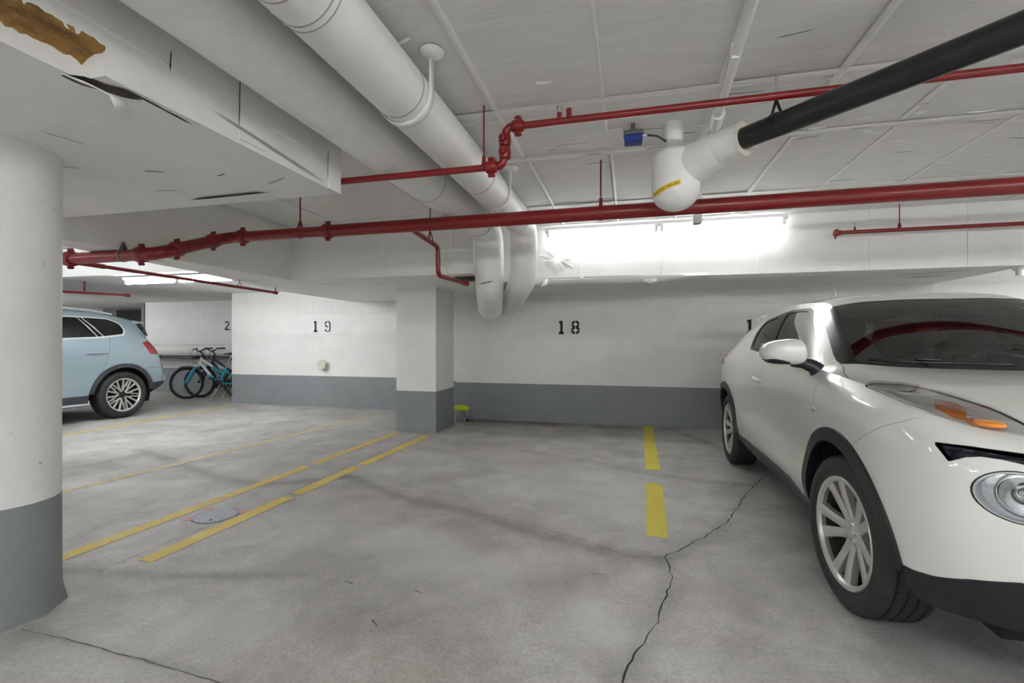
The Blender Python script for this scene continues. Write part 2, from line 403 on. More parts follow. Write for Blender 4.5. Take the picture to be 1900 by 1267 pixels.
crack([(-1.379, 2.055), (-1.325, 2.042)], 0.007, 0.004, m='joint')

# walls of painted concrete block
def block_mesh(w, h, m, d=.02, c=.0025):
    V, F = [], []
    for y, e in ((0, 0), (-d+.001, 0), (-d, c)):
        V += [(-w/2+e, y, -h/2+e), (w/2-e, y, -h/2+e), (w/2-e, y, h/2-e), (-w/2+e, y, h/2-e)]
    for r in (0, 4):
        for k in range(4): F.append((r+k, r+(k+1) % 4, r+4+(k+1) % 4, r+4+k))
    F.append((8, 9, 10, 11))
    return to_mesh('block', V, F, m)
BW, BH, BJ = .4, .19, .003
def block_wall(name, x0, x1, yf, ztop, m, label, thick=.2):
    """wall facing -y; yf is the face of the blocks"""
    w = struct(MB().box(x0, x1, yf+.0015, yf+thick, 0, ztop).build(name, m), label)
    rng = random.Random(name)
    cache = {}
    r, z = 0, 0.
    while z < ztop-.02:
        h = min(BH, ztop-z); x = x0-(BW/2 if r % 2 else 0)
        while x < x1-.02:
            a, b = max(x, x0), min(x+BW, x1)
            if b-a > .03:
                k = (round(b-a, 3), round(h, 3))
                if k not in cache: cache[k] = block_mesh(b-a-BJ, h-BJ, m)
                link('block', cache[k], w, loc=((a+b)/2, yf+.02+rng.uniform(-.0005, .0004), z+h/2))
            x += BW
        z += BH; r += 1
    return w
wall18 = block_wall('wall_back', -2.60, 6.6, Y18, ZB+.2, M['wall'], 'white and grey painted block wall behind bay 18')
wall19 = block_wall('wall_back', -7.45, -2.60, Y19, 2.3, M['wall19'], 'white and grey painted block wall behind bay 19')
wall20 = block_wall('wall_back', -11.35, -7.47, Y20, 2.3, M['wall'], 'white and grey painted block wall behind the bicycles')
struct(MB().box(-7.45, -7.25, Y19+.2, Y20, 0, 2.3).build('wall_return', 'wall19'), 'white return wall beside the bicycles')
struct(MB().box(-2.8, -2.6, Y18+.2, Y19, 0, 2.1).build('wall_return', 'wall'), 'short return wall behind the square column')
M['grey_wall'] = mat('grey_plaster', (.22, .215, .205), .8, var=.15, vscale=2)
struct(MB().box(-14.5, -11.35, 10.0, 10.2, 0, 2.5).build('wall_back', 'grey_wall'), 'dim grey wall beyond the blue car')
struct(MB().box(-14.7, -14.5, -6, 10.2, 0, 2.6).build('wall_left', 'wall'), 'painted side wall of the garage')
struct(MB().box(6.6, 6.8, -6, 8, 0, 2.6).build('wall_right', 'wall'), 'painted wall on the far side of the white car')
struct(MB().box(-14.5, 6.6, -6.2, -6, 0, 2.6).build('wall_front', 'wall'), 'painted wall across the drive aisle')
# dim recess beyond the blue car: dark door leaf and a metal edge post
o = MB().box(-11.42, -11.33, Y20-.02, Y20+.1, 0, 2.12).build('trim_1', M['grey_plastic']); struct(o, 'dark metal edge of the wall corner behind the blue car')
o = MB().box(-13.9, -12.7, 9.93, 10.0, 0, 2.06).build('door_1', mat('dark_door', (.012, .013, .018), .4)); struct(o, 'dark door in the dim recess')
MB().box(-13.02, -12.80, 9.91, 9.93, 1.80, 1.92).build('door_sign', mat('maroon_sign', (.12, .01, .012), .5), o)

# ceiling: slab with insulation boards fixed to it
ceiling = struct(MB().box(-14.5, 6.6, -6, 10.2, ZC+.03, ZC+.2).build('ceiling', 'ceil_plain'), 'white painted garage ceiling with insulation boards')
def board_mesh(w, l, k, t=.03):
    """insulation board with uneven underside"""
    nx, ny = 4, 8; V, F = [], []
    for i in range(nx+1):
        for j in range(ny+1):
            e = 0 if i in (0, nx) or j in (0, ny) else 1
            V.append((-w/2+w*i/nx, -l/2+l*j/ny, -e*.004*(.5+vnoise(i, j, k*1.7, .9))))
    for i in range(nx):
        for j in range(ny): F.append((i*(ny+1)+j, i*(ny+1)+j+1, (i+1)*(ny+1)+j+1, (i+1)*(ny+1)+j))
    n = len(V); a, b = (ny+1)*nx, ny
    V += [(-w/2, -l/2, t), (-w/2, l/2, t), (w/2, l/2, t), (w/2, -l/2, t)]
    F += [tuple(range(0, ny+1))+(n+1, n), tuple(range(a+ny, a-1, -1))+(n+3, n+2),
          tuple(range(a, -1, -(ny+1)))+(n, n+3), tuple(range(b, a+ny+1, ny+1))+(n+2, n+1)]
    return to_mesh('ceiling_board', V, F, 'ceil', 40)
boards = {}
seam_x = [-3.75, -3.12, -2.52, -1.92, -1.32, -.73, -.14, .45, .99, 1.55, 2.15, 2.75, 3.35, 3.95, 4.55, 5.2]
seam_y = [-2.2, -1.0, .2, 1.4, 2.55, 3.25, 4.45, 5.32]
rng = random.Random(3)
for i in range(len(seam_x)-1):
    for j in range(len(seam_y)-1):
        w, l = seam_x[i+1]-seam_x[i]-.006, seam_y[j+1]-seam_y[j]-.006
        k = (round(w, 2), round(l, 2), (i*3+j) % 2)
        if k not in boards: boards[k] = board_mesh(w, l, len(boards))
        link('ceiling_board', boards[k], ceiling, loc=((seam_x[i]+seam_x[i+1])/2, (seam_y[j]+seam_y[j+1])/2, ZC+rng.uniform(-.004, .006)))
# taped seams
def tape(x0, y0, x1, y1, z, w=.045):
    n = 14; V, F = [], []
    dx, dy = x1-x0, y1-y0; l = math.hypot(dx, dy); nx, ny = -dy/l, dx/l
    for i in range(n+1):
        t = i/n; x, y = x0+dx*t, y0+dy*t; ww = w*(1+.16*rng.uniform(-1, 1))/2
        for a, b in ((-1, .0), (-.45, -.005), (.45, -.005), (1, .0)):
            V.append((x+nx*ww*a, y+ny*ww*a, z+b+rng.uniform(-.002, .002)))
    for i in range(n):
        for k in range(3): F.append((4*i+k, 4*i+k+1, 4*i+5+k, 4*i+4+k))
    return link('seam_tape', to_mesh('seam_tape', V, F, 'tape', 50), ceiling)
for x in (-.73, -.14, .45, .99, 1.55, 2.15, 2.75):
    wt = .022 if x == -.14 else .04
    tape(x, -.9, x, 3.2, ZC-.002, wt); tape(x+.02, 3.3, x+.02, 5.2, ZC-.002, wt*.85)
for y in (2.55, 3.25, 4.45): tape(-1.7, y, 4.5, y+.02, ZC-.003, .06)
# lifted flakes of paper facing along the taped seams
V, F = [], []
rng = random.Random(11)
for k in range(110):
    if k < 85: cx_, cy_ = rng.uniform(-1.4, 3.2), rng.choice([2.55, 3.25, 3.25, 4.45])+rng.gauss(0, .09)
    else: cx_, cy_ = rng.uniform(-1.2, 3.2), rng.uniform(1.2, 5.2)
    l, w, h = rng.uniform(.04, .15), rng.uniform(.012, .03), rng.uniform(.004, .012)
    a = rng.gauss(0, .25); ca_, sa_ = math.cos(a), math.sin(a); n = len(V)
    for t in (-1, -.3, .3, 1):
        for s, dz in ((-1, 0), (0, -.35), (1, -1)):
            x, y = l/2*t, w/2*s*(1-.4*abs(t)); sg = 1
            V.append((cx_+x*ca_-y*sa_, cy_+x*sa_+y*ca_, ZC-.004+dz*h*(1-.7*abs(t))))
    for i in range(3):
        for j in range(2): F.append((n+3*i+j, n+3*i+j+1, n+3*i+4+j, n+3*i+3+j))
tag(link('lifted_paper', to_mesh('lifted_paper', V, F, 'tape', 60), ceiling), kind='stuff')

# bare patch where the facing has come away
pts = [(-.17+.21*math.cos(a)*(1+.25*math.sin(3*a)), 3.05+.13*math.sin(a)*(1+.3*math.cos(2*a+1))) for a in np.linspace(0, 2*math.pi, 26, False)]
MB().prism(pts, ZC-.0065, ZC+.0).build('bare_patch', 'ceil_plain', ceiling)
# beams and dropped soffits, wrapped in white insulation
def slit(parent, pts, m='dark', name='tear_fold'):
    """a thin lens-shaped tear on a surface; pts: two ends, width, outward normal"""
    (a, b, w, nrm) = pts
    a, b, nrm = Vector(a), Vector(b), Vector(nrm); d = (b-a); side = nrm.cross(d).normalized()
    V, F = [], []
    n = 8
    for i in range(n+1):
        t = i/n; ww = w*math.sin(math.pi*t)**.8*(1+.3*math.sin(9*t))/2+.0006
        p = a+d*t+nrm*.0025
        V += [p+side*ww, p-side*ww*.6]
    for i in range(n): F.append((2*i, 2*i+1, 2*i+3, 2*i+2))
    mb = MB(); mb.V, mb.F = V, F
    return mb.build(name, m, parent)
rng = random.Random(21)
for k in range(46):
    y = rng.choice([2.5, 2.62, 3.1, 3.22, 3.3, 3.38, 4.42, 4.5])+rng.gauss(0, .05) if k < 34 else rng.uniform(1.3, 5.1)
    x = rng.uniform(-.9, 3.0); l = rng.uniform(.05, .24); a = rng.gauss(0, .12)
    slit(ceiling, ((x, y, ZC-.010), (x+l*math.cos(a), y+l*math.sin(a), ZC-.010), rng.uniform(.004, .012), (0, 0, -1)), 'joint' if k % 3 else 'dark')
beamL = MB(); soft_box(beamL, -3.9, -1.57, 4.59, Y19, ZB, ZC+.02, .14, .006, 1., 'XyzY')
beamL = struct(beamL.build('beam', 'wrap', None, 50), 'white wrapped cross beam left of the two insulated pipes')
beamR = MB(); soft_box(beamR, -1.57, 3.6, 5.33, Y18+.1, ZB, ZC+.02, .14, .007, 2., 'xXyz')
beamR = struct(beamR.build('beam', 'wrap', None, 50), 'white wrapped cross beam under the right strip light')
mb = MB().prism([(-3.8, -3), (-3.8, 4.62), (-3.9, 4.62), (-3.9, Y19), (-4.80, Y19), (-4.78, 5.5), (-4.27, 3.9), (-4.06, 2.5), (-4.06, -3)], ZB, ZC+.02)
beamD = struct(mb.build('beam', 'wrap', None), 'long white beam running back beside the blue car bay')
# soffit round the left column; its lower edge is torn open near the camera
XS, ZS, YS, YT = -1.63, 2.05, 2.37, 1.13
mb = MB(); soft_box(mb, -3.8, XS-.10, -3, YS, ZS, ZC+.02, .16, .007, 3., 'XYz')
soft_box(mb, XS-.12, XS, YT, YS, ZS, ZC+.02, .12, .006, 4., 'XYzy')
soft_box(mb, XS-.12, XS, -3, YT, ZS+.085, ZC+.02, .16, .006, 4., 'XYz')
soffit = struct(mb.build('soffit', 'wrap', None, 50), 'white wrapped soffit above the round column, torn along its edge')
# exposed mineral wool along the torn edge
V, F = [], []
n = 90; rng = random.Random(5)
for i in range(n+1):
    y = -.3+(YT+.3)*i/n; e = 1 if i < n-2 else .3
    prof = [(.0015, .098), (.003, .083), (-.015, .078), (-.045, .074), (-.075, .070), (-.102, .066)]
    for x, z in prof: V.append((XS+x+rng.uniform(-.004, .002)*e, y, ZS+z+rng.uniform(-.005, .004)-(rng.uniform(0, .02) if x < -.09 else 0)))
for i in range(n):
    for k in range(5): F.append((6*i+k, 6*i+k+1, 6*i+7+k, 6*i+6+k))
mb = MB(); mb.V, mb.F = V, F
mb.build('exposed_wool', 'wool', soffit, label='brown mineral wool showing through the torn wrap')
# hanging strip of torn facing at the end of the tear
V, F = [], []
for i, (x, y, z) in enumerate([(-.10, 1.10, 0), (-.06, 1.14, -.012), (-.03, 1.19, -.03), (-.05, 1.22, -.052), (-.09, 1.24, -.05), (-.12, 1.27, -.030)]):
    for s in (-1, 1): V.append((XS+x+s*.012, y-s*.035, ZS+z-.002-(.012 if s > 0 else 0)))
for i in range(5): F.append((2*i, 2*i+1, 2*i+3, 2*i+2))
mb = MB(); mb.V, mb.F = V, F
fl = mb.build('hanging_flap', 'tape', soffit, 60); fl.modifiers.new('s', 'SOLIDIFY').thickness = .003
slit(soffit, ((XS-.13, 1.09, ZS), (XS-.03, 1.27, ZS-.002), .10, (0, 0, -1)), 'brown_gap')
slit(soffit, ((XS-.02, 1.22, ZS), (XS-.035, 1.47, ZS), .012, (0, 0, -1)))
slit(soffit, ((-2.55, 2.235, ZS-.004), (-1.98, 2.225, ZS-.004), .035, (0, 0, -1)))
for (x0, y0, x1, y1, w) in ((-2.3, 1.35, -2.27, 1.5, .006), (-2.75, 1.62, -2.6, 1.7, .008), (-2.35, 1.8, -2.25, 1.84, .012), (-2.05, 1.95, -1.98, 1.93, .01), (-1.9, 2.12, -1.72, 2.05, .006), (-2.6, 2.05, -2.45, 2.08, .008)):
    slit(soffit, ((x0, y0, ZS-.003), (x1, y1, ZS-.003), w, (0, 0, -1)))
for (x_, y0, y1, z0, z1) in ((.008, 1.66, 1.80, ZS+.02, ZC), (.0065, -2, 2.26, ZS+.15, ZS+.19), (.009, 2.27, YS+.006, ZS, ZC)):
    MB().box(XS-.004, XS+x_, y0, y1, z0, z1).build('seam_tape', 'tape', soffit)
slit(soffit, ((XS+.010, 1.52, ZS+.075), (XS+.010, 2.22, ZS+.02), .014, (1, 0, 0)), 'pipe_line')  # grey strip paints the shaded line of a fold in the wrap
slit(soffit, ((XS+.008, 1.65, ZS+.06), (XS+.008, 1.655, ZC-.15), .006, (1, 0, 0)))
slit(soffit, ((XS+.008, 1.34, ZS+.13), (XS+.008, 1.345, ZS+.21), .006, (1, 0, 0)))
slit(soffit, ((XS+.010, 2.25, ZS+.04), (XS+.010, 2.255, ZS+.2), .006, (1, 0, 0)))
# folds, tears and a drooping lip on the cross beams
for x in (-2.62, -1.85): MB().box(x, x+.05, 4.582, 4.595, ZB, ZC).build('seam_tape', 'tape', beamL)
MB().box(-3.9, -1.57, 4.5835, 4.595, ZB+.24, ZB+.27).build('seam_tape', 'tape', beamL)
for (a, b, w) in (((-3.7, 4.9), (-3.3, 4.95), .02), ((-3.0, 5.05), (-2.75, 5.0), .014), ((-3.5, 5.6), (-3.2, 5.62), .012), ((-2.2, 5.0), (-2.05, 5.05), .01)):
    slit(beamL, ((*a, ZB-.005), (*b, ZB-.005), w, (0, 0, -1)))
for (a, b, w) in (((2.75, 5.75), (3.25, 5.50), .03), ((2.95, 6.05), (3.25, 5.90), .05), ((1.9, 5.75), (2.1, 5.6), .016), ((-.1, 6.2), (.15, 6.18), .01), ((2.3, 6.3), (2.5, 6.2), .012)):
    slit(beamR, ((*a, ZB-.006), (*b, ZB-.006), w, (0, 0, -1)))
slit(beamD, ((-4.0, 3.0, ZB), (-3.95, 3.25, ZB), .03, (0, 0, -1)))
slit(beamD, ((-4.35, 4.4, ZB), (-4.2, 4.6, ZB), .02, (0, 0, -1)))
for x in (-.55, .35, 1.3, 2.3, 3.1): MB().box(x, x+.045, 5.3205, 5.335, ZB+.01, ZC).build('seam_tape', 'tape', beamR)
# drooping facing below the front edge of the right beam
V, F = [], []
n = 40
for i in range(n+1):
    t = i/n; x = -1.2+2.0*t
    drop = .048*min(1, (1-t)*4)*(1-.15*math.sin(7*t))
    V += [(x, 5.322, ZB+.03), (x, 5.325+.01*math.sin(5*t), ZB-.0), (x, 5.36, ZB-drop*.8), (x, 5.44, ZB-drop), (x, 5.62, ZB-.006)]
for i in range(n):
    for k in range(4): F.append((5*i+k, 5*i+k+1, 5*i+6+k, 5*i+5+k))
mb = MB(); mb.V, mb.F = V, F
mb.build('drooping_wrap', 'wrap', beamR, 80)
mb = MB()   # crumpled rosette of tape on the lip
for k in range(9):
    a = k/9*2*math.pi
    mb.add([(.22, 5.33, ZB-.03), (.22+.07*math.cos(a), 5.31+.01*math.sin(3*a), ZB-.03+.032*math.sin(a)), (.22+.075*math.cos(a+.7), 5.35, ZB-.035+.034*math.sin(a+.7))], [(0, 1, 2)])
mb.build('crumpled_tape', 'tape', beamR).modifiers.new('s', 'SOLIDIFY').thickness = .004
mb = MB()   # puckered star in the wrap near the pipes
for k in range(16):
    a = k/16*2*math.pi+.1*(k % 3); l = .16+.10*((k*7) % 5)/5
    c, s = math.cos(a), math.sin(a)
    mb.add([(-.80+.04*c, 5.322, 2.14+.03*s), (-.80+l*c-.008*s, 5.326, 2.14+l*.8*s+.008*c), (-.80+l*.55*c, 5.312, 2.14+l*.45*s), (-.80+l*c+.008*s, 5.326, 2.14+l*.8*s-.008*c)], [(0, 1, 2), (0, 2, 3)])
mb.build('wrap_pucker', 'wrap', beamR)
V, F = [], []      # peeling corner of wrap beside the pipes
for i in range(7):
    a = i/6; V += [(-.985+.075*a, 5.27-.05*math.sin(a*2.2), ZB-.085+.02*a), (-.975+.075*a, 5.28-.04*math.sin(a*2.2), ZB-.005+.01*a)]
for i in range(6): F.append((2*i, 2*i+2, 2*i+3, 2*i+1))
mb = MB(); mb.V, mb.F = V, F; mb.build('peeling_corner', 'tape', beamR, 60).modifiers.new('s', 'SOLIDIFY').thickness = .003
# lower ceilings beyond the beams
mb = MB(); soft_box(mb, -14.5, -4.3, 4.93, 10.2, 2.12, ZC+.02, .5, .003, 5., 'Xyz')
struct(mb.build('ceiling_low', 'ceil_plain', None, 50), 'lower white ceiling over the bicycle corner')
mb = MB(); soft_box(mb, 3.6, 6.6, 5.33, 8, 2.12, ZC+.02, .5, .003, 6., 'xyz')
struct(mb.build('ceiling_low', 'ceil_plain', None, 50), 'lower white ceiling beyond the white car')

# columns
col = MB().box(-3.02, -2.45, 5.66, 6.30, 0, ZB+.02).build('column', 'column', None, bevel=.006); struct(col, 'square white and grey column between bays 18 and 19')
RCX, RCY, RCR = -2.70, 1.44, .205
mb = MB(); N_ = 64; V, F = [], []
zs = [0, .03, .08, .15, .5, 1.0, 1.5, ZS+.02]
for z in zs:
    for k in range(N_):
        a = 2*math.pi*k/N_; r = RCR+(.012*max(0, 1-z/.08)*(1+.6*math.sin(9*a)) if z < .09 else 0)+.002*math.sin(3*a+z*2)
        V.append((RCX+r*math.cos(a), RCY+r*math.sin(a), z))
for i in range(len(zs)-1):
    for k in range(N_): F.append((i*N_+k, i*N_+(k+1) % N_, (i+1)*N_+(k+1) % N_, (i+1)*N_+k))
mb.V, mb.F = V, F
struct(mb.build('column', 'round_column', None, 60), 'round white and grey column at the left edge of the picture')
# ------------------------------------------------------------------ painted bay lines, drain cover, bay numbers
def parking_line(segs, w, m, label, seed=0):
    """segs: list of (x0, y0, x1, y1) pieces of one painted line"""
    rg = random.Random(seed); x, y = segs[0][0], segs[0][1]
    t = thing('parking_line', label, 'floor marking', (x, y, 0))
    for (x0, y0, x1, y1) in segs:
        n = max(4, int(math.hypot(x1-x0, y1-y0)/.05)); P = []; Wd = []
        for i in range(n+1):
            q = i/n; P.append((x0+(x1-x0)*q, y0+(y1-y0)*q)); Wd.append(w*(1+rg.uniform(-.05, .05)))
        V, F = strip(P, Wd, .002)
        mb = MB(); mb.V, mb.F = V, F; mb.build('paint_stripe', m, t)
    return t
parking_line([(.256, 6.98, .212, 4.52), (.200, 4.10, .166, 2.98)], .13, 'yellow_bright', 'bright yellow line beside the white car', 1)
parking_line([(-2.478, 5.45, -2.512, 4.02), (-2.516, 3.94, -2.536, 3.12), (-2.538, 3.05, -2.56, 1.97)], .105, 'yellow', 'yellow line of the pair nearer the white car', 2)
parking_line([(-2.952, 5.57, -2.985, 3.95), (-2.987, 3.85, -3.05, 1.80)], .10, 'yellow_worn', 'scuffed yellow line of the pair nearer the round column', 3)
parking_line([(-3.978, 7.05, -4.08, 5.9), (-4.08, 5.9, -4.374, 2.6)], .10, 'yellow_faint', 'faded yellow line across bay 19', 4)
parking_line([(-7.19, 7.15, -6.96, 4.3), (-6.96, 4.3, -6.9, 3.2)], .09, 'yellow_worn', 'thin yellow line between bay 19 and the blue car', 5)
parking_line([(-10.4, 8.2, -7.6, 8.1)], .06, 'yellow_worn', 'yellow line on the floor in front of the bicycle', 6)

DX, DY, DR = -2.755, 2.61, .135
t = thing('drain_cover', 'round grey drain cover between the two yellow lines', 'drain cover', (DX, DY, 0))
MB().lathe((DX, DY, .001), (0, 0, 1), [(0, DR), (.002, DR), (.003, DR-.006), (.006, DR-.010), (.0075, DR-.02)], 48).build('cover_plate', 'cover', t, 50)
mb = MB()
V, F = [], []
for k in range(48):
    a = 2*math.pi*k/48; V += [(DX+(DR+.007)*math.cos(a), DY+(DR+.007)*math.sin(a), .0016), (DX+(DR-.001)*math.cos(a), DY+(DR-.001)*math.sin(a), .0016)]
for k in range(48): F.append((2*k, 2*k+1, 2*((k+1) % 48)+1, 2*((k+1) % 48)))
mb.V, mb.F = V, F; mb.build('rim_gap', 'joint', t)
MB().cyl((DX+.05, DY-.09, .007), (DX+.05, DY-.09, .009), .010, 12).build('lifting_hole', 'dark', t)
for a, s in ((2.6, .05), (.75, .045), (3.75, .05), (1.5, .03)):
    cx_, cy_ = DX+(DR+.03)*math.cos(a), DY+(DR+.03)*math.sin(a)
    pts = [(cx_+s*math.cos(b)*(1+.3*math.sin(3*b)), cy_+s*.7*math.sin(b), .0018) for b in np.linspace(0, 2*math.pi, 12, False)]
    mb = MB(); mb.V, mb.F = pts, [tuple(range(12))]; mb.build('pink_mark', 'pink', t)

# stencilled digits: polygons in a unit box (width, height 1), drawn facing -y
def arc(cx_, cz_, rx, rz, a0, a1, n=10): return [(cx_+rx*math.cos(math.radians(a0+(a1-a0)*i/n)), cz_+rz*math.sin(math.radians(a0+(a1-a0)*i/n))) for i in range(n+1)]
def ring(cx_, cz_, rx, rz, tx, tz, a0, a1): return arc(cx_, cz_, rx, rz, a0, a1)+arc(cx_, cz_, rx-tx, rz-tz, a1, a0)
def digit_polys(d):
    if d == '1': return [[(.0, 0), (.36, 0), (.36, .17), (.28, .19), (.28, 1), (.02, .97), (.02, .80), (.10, .78), (.10, .19), (.0, .17)]]
    if d == '8':
        P = []
        for a0, a1 in ((5, 84), (96, 175), (185, 262), (278, 355)):
            P.append(ring(.32, .72, .30, .28, .17, .155, a0, a1)); P.append(ring(.32, .29, .32, .29, .18, .16, a0, a1))
        return P
    if d == '9':
        return [ring(.30, .70, .30, .30, .13, .11, 100, 175), ring(.30, .70, .30, .28, .13, .11, 190, 280), ring(.30, .70, .30, .30, .12, .11, 0, 78),
                [(.48, .70), (.60, .70), (.60, .25), (.48, .25)], ring(.30, .26, .30, .26, .12, .11, 285, 360), ring(.30, .26, .30, .26, .13, .11, 185, 262)]
    if d == '2': return [ring(.32, .70, .32, .30, .15, .14, -20, 160), [(.62, .60), (.47, .66), (.02, .16), (.02, .0), (.18, .12)], [(.02, 0), (.64, 0), (.64, .16), (.10, .16)]]
    if d == '7': return [[(0, 1), (.62, 1), (.62, .84), (.30, 0), (.12, 0), (.42, .82), (0, .82)]]
    if d == '0': return [ring(.32, .5, .32, .5, .14, .15, a, b) for a, b in ((-86, 86), (94, 266))]
def bay_number(digs, y, label):
    x, z, h = digs[0][1:4]
    t = thing('bay_number', label, 'painted number', (x, y-.001, z))
    for d, x, z, h in digs:
        mb = MB()
        for poly in digit_polys(d):
            n = len(poly)
            V = [(x+px*h, y, z+pz*h) for px, pz in poly]+[(x+px*h, y-.0016, z+pz*h) for px, pz in poly]
            c = len(poly)//2
            if n > 12:   # ring: quads
                m_ = n//2
                F = [(n+i, n+i+1, n+n-2-i, n+n-1-i) for i in range(m_-1)]
            else: F = [tuple(range(n, 2*n))]
            F += [(i, (i+1) % n, n+(i+1) % n, n+i) for i in range(n)]
            mb.add(V, F)
        mb.build('digit', 'stencil', t)
    return t
bay_number([('1', -1.003, 1.297, .2), ('8', -.825, 1.297, .2)], Y18-.002, 'black stencilled number 18 on the wall right of the square column')
bay_number([('1', 1.515, 1.287, .2), ('7', 1.70, 1.287, .2)], Y18-.002, 'black stencilled 1 on the wall, the rest hidden by the white car')
bay_number([('1', -5.62, 1.362, .205), ('9', -5.39, 1.362, .205)], Y19-.002, 'black stencilled number 19 on the wall above the round cap')
bay_number([('2', -8.985, 1.447, .207), ('0', -8.74, 1.447, .207)], Y20-.002, 'black stencilled 2 on the wall above the bicycles, cut off by the corner')

# round cap on the wall of bay 19
t = thing('wall_cleanout', 'round cream pipe cap on the wall below number 19', 'cleanout', (-5.40, Y19, .76))
MB().lathe((-5.40, Y19, .762), (0, -1, 0), [(0, .075), (.045, .078), (.06, .09), (.085, .09), (.095, .08)], 14).build('cap_body', 'cap', t, 40)
for k in range(7):
    a = 2*math.pi*k/7+.3; MB().box(-5.40+.088*math.cos(a)-.012, -5.40+.088*math.cos(a)+.012, Y19-.09, Y19-.06, .762+.088*math.sin(a)-.012, .762+.088*math.sin(a)+.012).build('lug', 'cap', t, bevel=.004)
MB().cyl((-5.52, Y19, .765), (-5.52, Y19-.012, .765), .008, 8).build('screw', 'grey_plastic', t)
# small hand tool on the floor behind the square column
t = thing('cordless_tool', 'lime green and grey cordless tool standing on the floor behind the square column', 'power tool', (-2.42, 6.62, 0))
MB().box(-2.52, -2.30, 6.55, 6.70, 0, .055).build('battery_base', 'tool_grey', t, bevel=.012)
MB().tube([(-2.44, 6.62, .05), (-2.43, 6.62, .11), (-2.42, 6.62, .16)], .028, 12).build('handle', 'tool_grey', t, 60)
MB().tube([(-2.56, 6.62, .185), (-2.50, 6.62, .195), (-2.40, 6.62, .19), (-2.335, 6.62, .18)], .04, 14, True, [.035, .045, .042, .03]).build('motor_housing', 'lime', t, 60)
MB().tube([(-2.335, 6.62, .18), (-2.29, 6.62, .15), (-2.28, 6.62, .10)], .012, 10).build('nozzle', 'tool_grey', t, 60)
for y in (6.56, 6.69): MB().cyl((-2.33, y-.015, .025), (-2.33, y+.015, .025), .025, 14).build('wheel', 'dark', t, 50)

# ------------------------------------------------------------------ strip lights
def strip_light(x0, x1, y, z, label, ntube=2, tm='tube'):
    t = thing('strip_light', label, 'strip light', ((x0+x1)/2, y, z), group='fluorescent strip lights')
    mb = MB(); w = .045
    sec = [(-w, .05), (w, .05), (w, .02), (.025, .0), (-.025, .0), (-w, .02)]
    V = [(x, y+a, z+b) for x in (x0, x1) for a, b in sec]
    mb.add(V, [tuple(range(5, -1, -1)), tuple(range(6, 12))]+[(i, (i+1) % 6, 6+(i+1) % 6, 6+i) for i in range(6)])
    mb.build('housing', 'white_metal', t)
    L_ = (x1-x0)/ntube
    for k in range(ntube):
        a, b = x0+k*L_+.03, x0+(k+1)*L_-.03
        MB().cyl((a, y, z-.028), (b, y, z-.028), .019, 14).build('tube', tm, t, 60)
        for q in (a, b): MB().box(q-.014, q+.014, y-.024, y+.024, z-.05, z+.002).build('lamp_holder', 'white_metal', t)
    for q in (x0+.3, x1-.3): MB().box(q-.015, q+.015, y-.008, y+.008, z+.05, z+.06).build('bracket', 'steel', t)
    return t
strip_light(-.92, 1.53, 5.20, 2.42, 'fluorescent strip light on the beam above bay 18', tm='tube_soft')
strip_light(-7.0, -5.08, 5.12, 2.055, 'fluorescent strip light under the low ceiling by the blue car', tm='tube')
strip_light(4.0, 6.2, 6.15, 1.95, 'fluorescent strip light beyond the white car at the right edge', tm='tube_dim')
for x, y, w in ((1.0, -1.3, 'just behind the viewer'), (4.7, -1.3, 'behind the viewer by the right wall'), (-3.1, -1.3, 'behind the viewer on the left'), (-6.8, -1.3, 'in the drive aisle on the left'), (-10.6, -1.3, 'at the far left end of the drive aisle'),  # all out of view; the aisle rows are added as fill light
                (1.0, -4.2, 'across the aisle behind the viewer'), (-3.1, -4.2, 'across the aisle to the left'), (-7.2, -4.2, 'across the aisle far left'), (4.7, -4.2, 'across the aisle by the right wall'),
                (-7.4, 2.6, 'above the nose of the blue car'), (4.6, 2.2, 'above the bay beyond the white car'), (-12.7, 6.4, 'added under the low ceiling to brighten the bicycle wall')):  # last one is an added lamp that brightens the wall behind the bicycles
    strip_light(x-1.22, x+1.22, y, 2.40 if y < 5 else 2.05, 'unseen fluorescent strip light '+w)
# ------------------------------------------------------------------ pipes
def hanger(t, x, y, ztop, zp, r, m='red', rod=.006):
    """rod from the ceiling and a clevis loop round the pipe (pipe along x)"""
    MB().cyl((x, y, ztop), (x, y, zp+r+.06), rod, 8).build('hanger_rod', m, t, 60)
    mb = MB(); R = r+.004; n = 14; V, F = [], []
    pts = [(.0, .055+R)]+[((R)*math.cos(a), (R)*math.sin(a)) for a in np.linspace(math.radians(60), math.radians(-240), n)]+[(.0, .055+R)]
    for a, b in pts: V += [(x-.012, y+a, zp+b), (x+.012, y+a, zp+b)]
    for i in range(len(pts)-1): F.append((2*i, 2*i+1, 2*i+3, 2*i+2))
    mb.V, mb.F = V, F
    o = mb.build('hanger_clevis', m, t); o.modifiers.new('s', 'SOLIDIFY').thickness = .004
    return o
def coupling(t, p, d, r, m='red'):
    """grooved coupling with two bolt lugs"""
    p, d = Vector(p), Vector(d).normalized()
    mb = MB(); mb.lathe(p-d*.036, d, [(0, r+.004), (.006, r+.014), (.022, r+.016), (.036, r+.018), (.05, r+.016), (.066, r+.014), (.072, r+.004)], 22)
    o = mb.build('coupling', m, t, 50)
    up = Vector((0, 0, 1)) if abs(d.z) < .8 else Vector((0, -1, 0))
    for s in (-1, 1):
        c = p+up*(s*(r+.026)); e = d.cross(up).normalized()
        mb = MB(); mb.cyl(c-e*.022, c+e*.022, .0075, 8); mb.cyl(c-d*.018, c+d*.018, .013, 8)
        mb.build('bolt_lug', m, o)
    return o
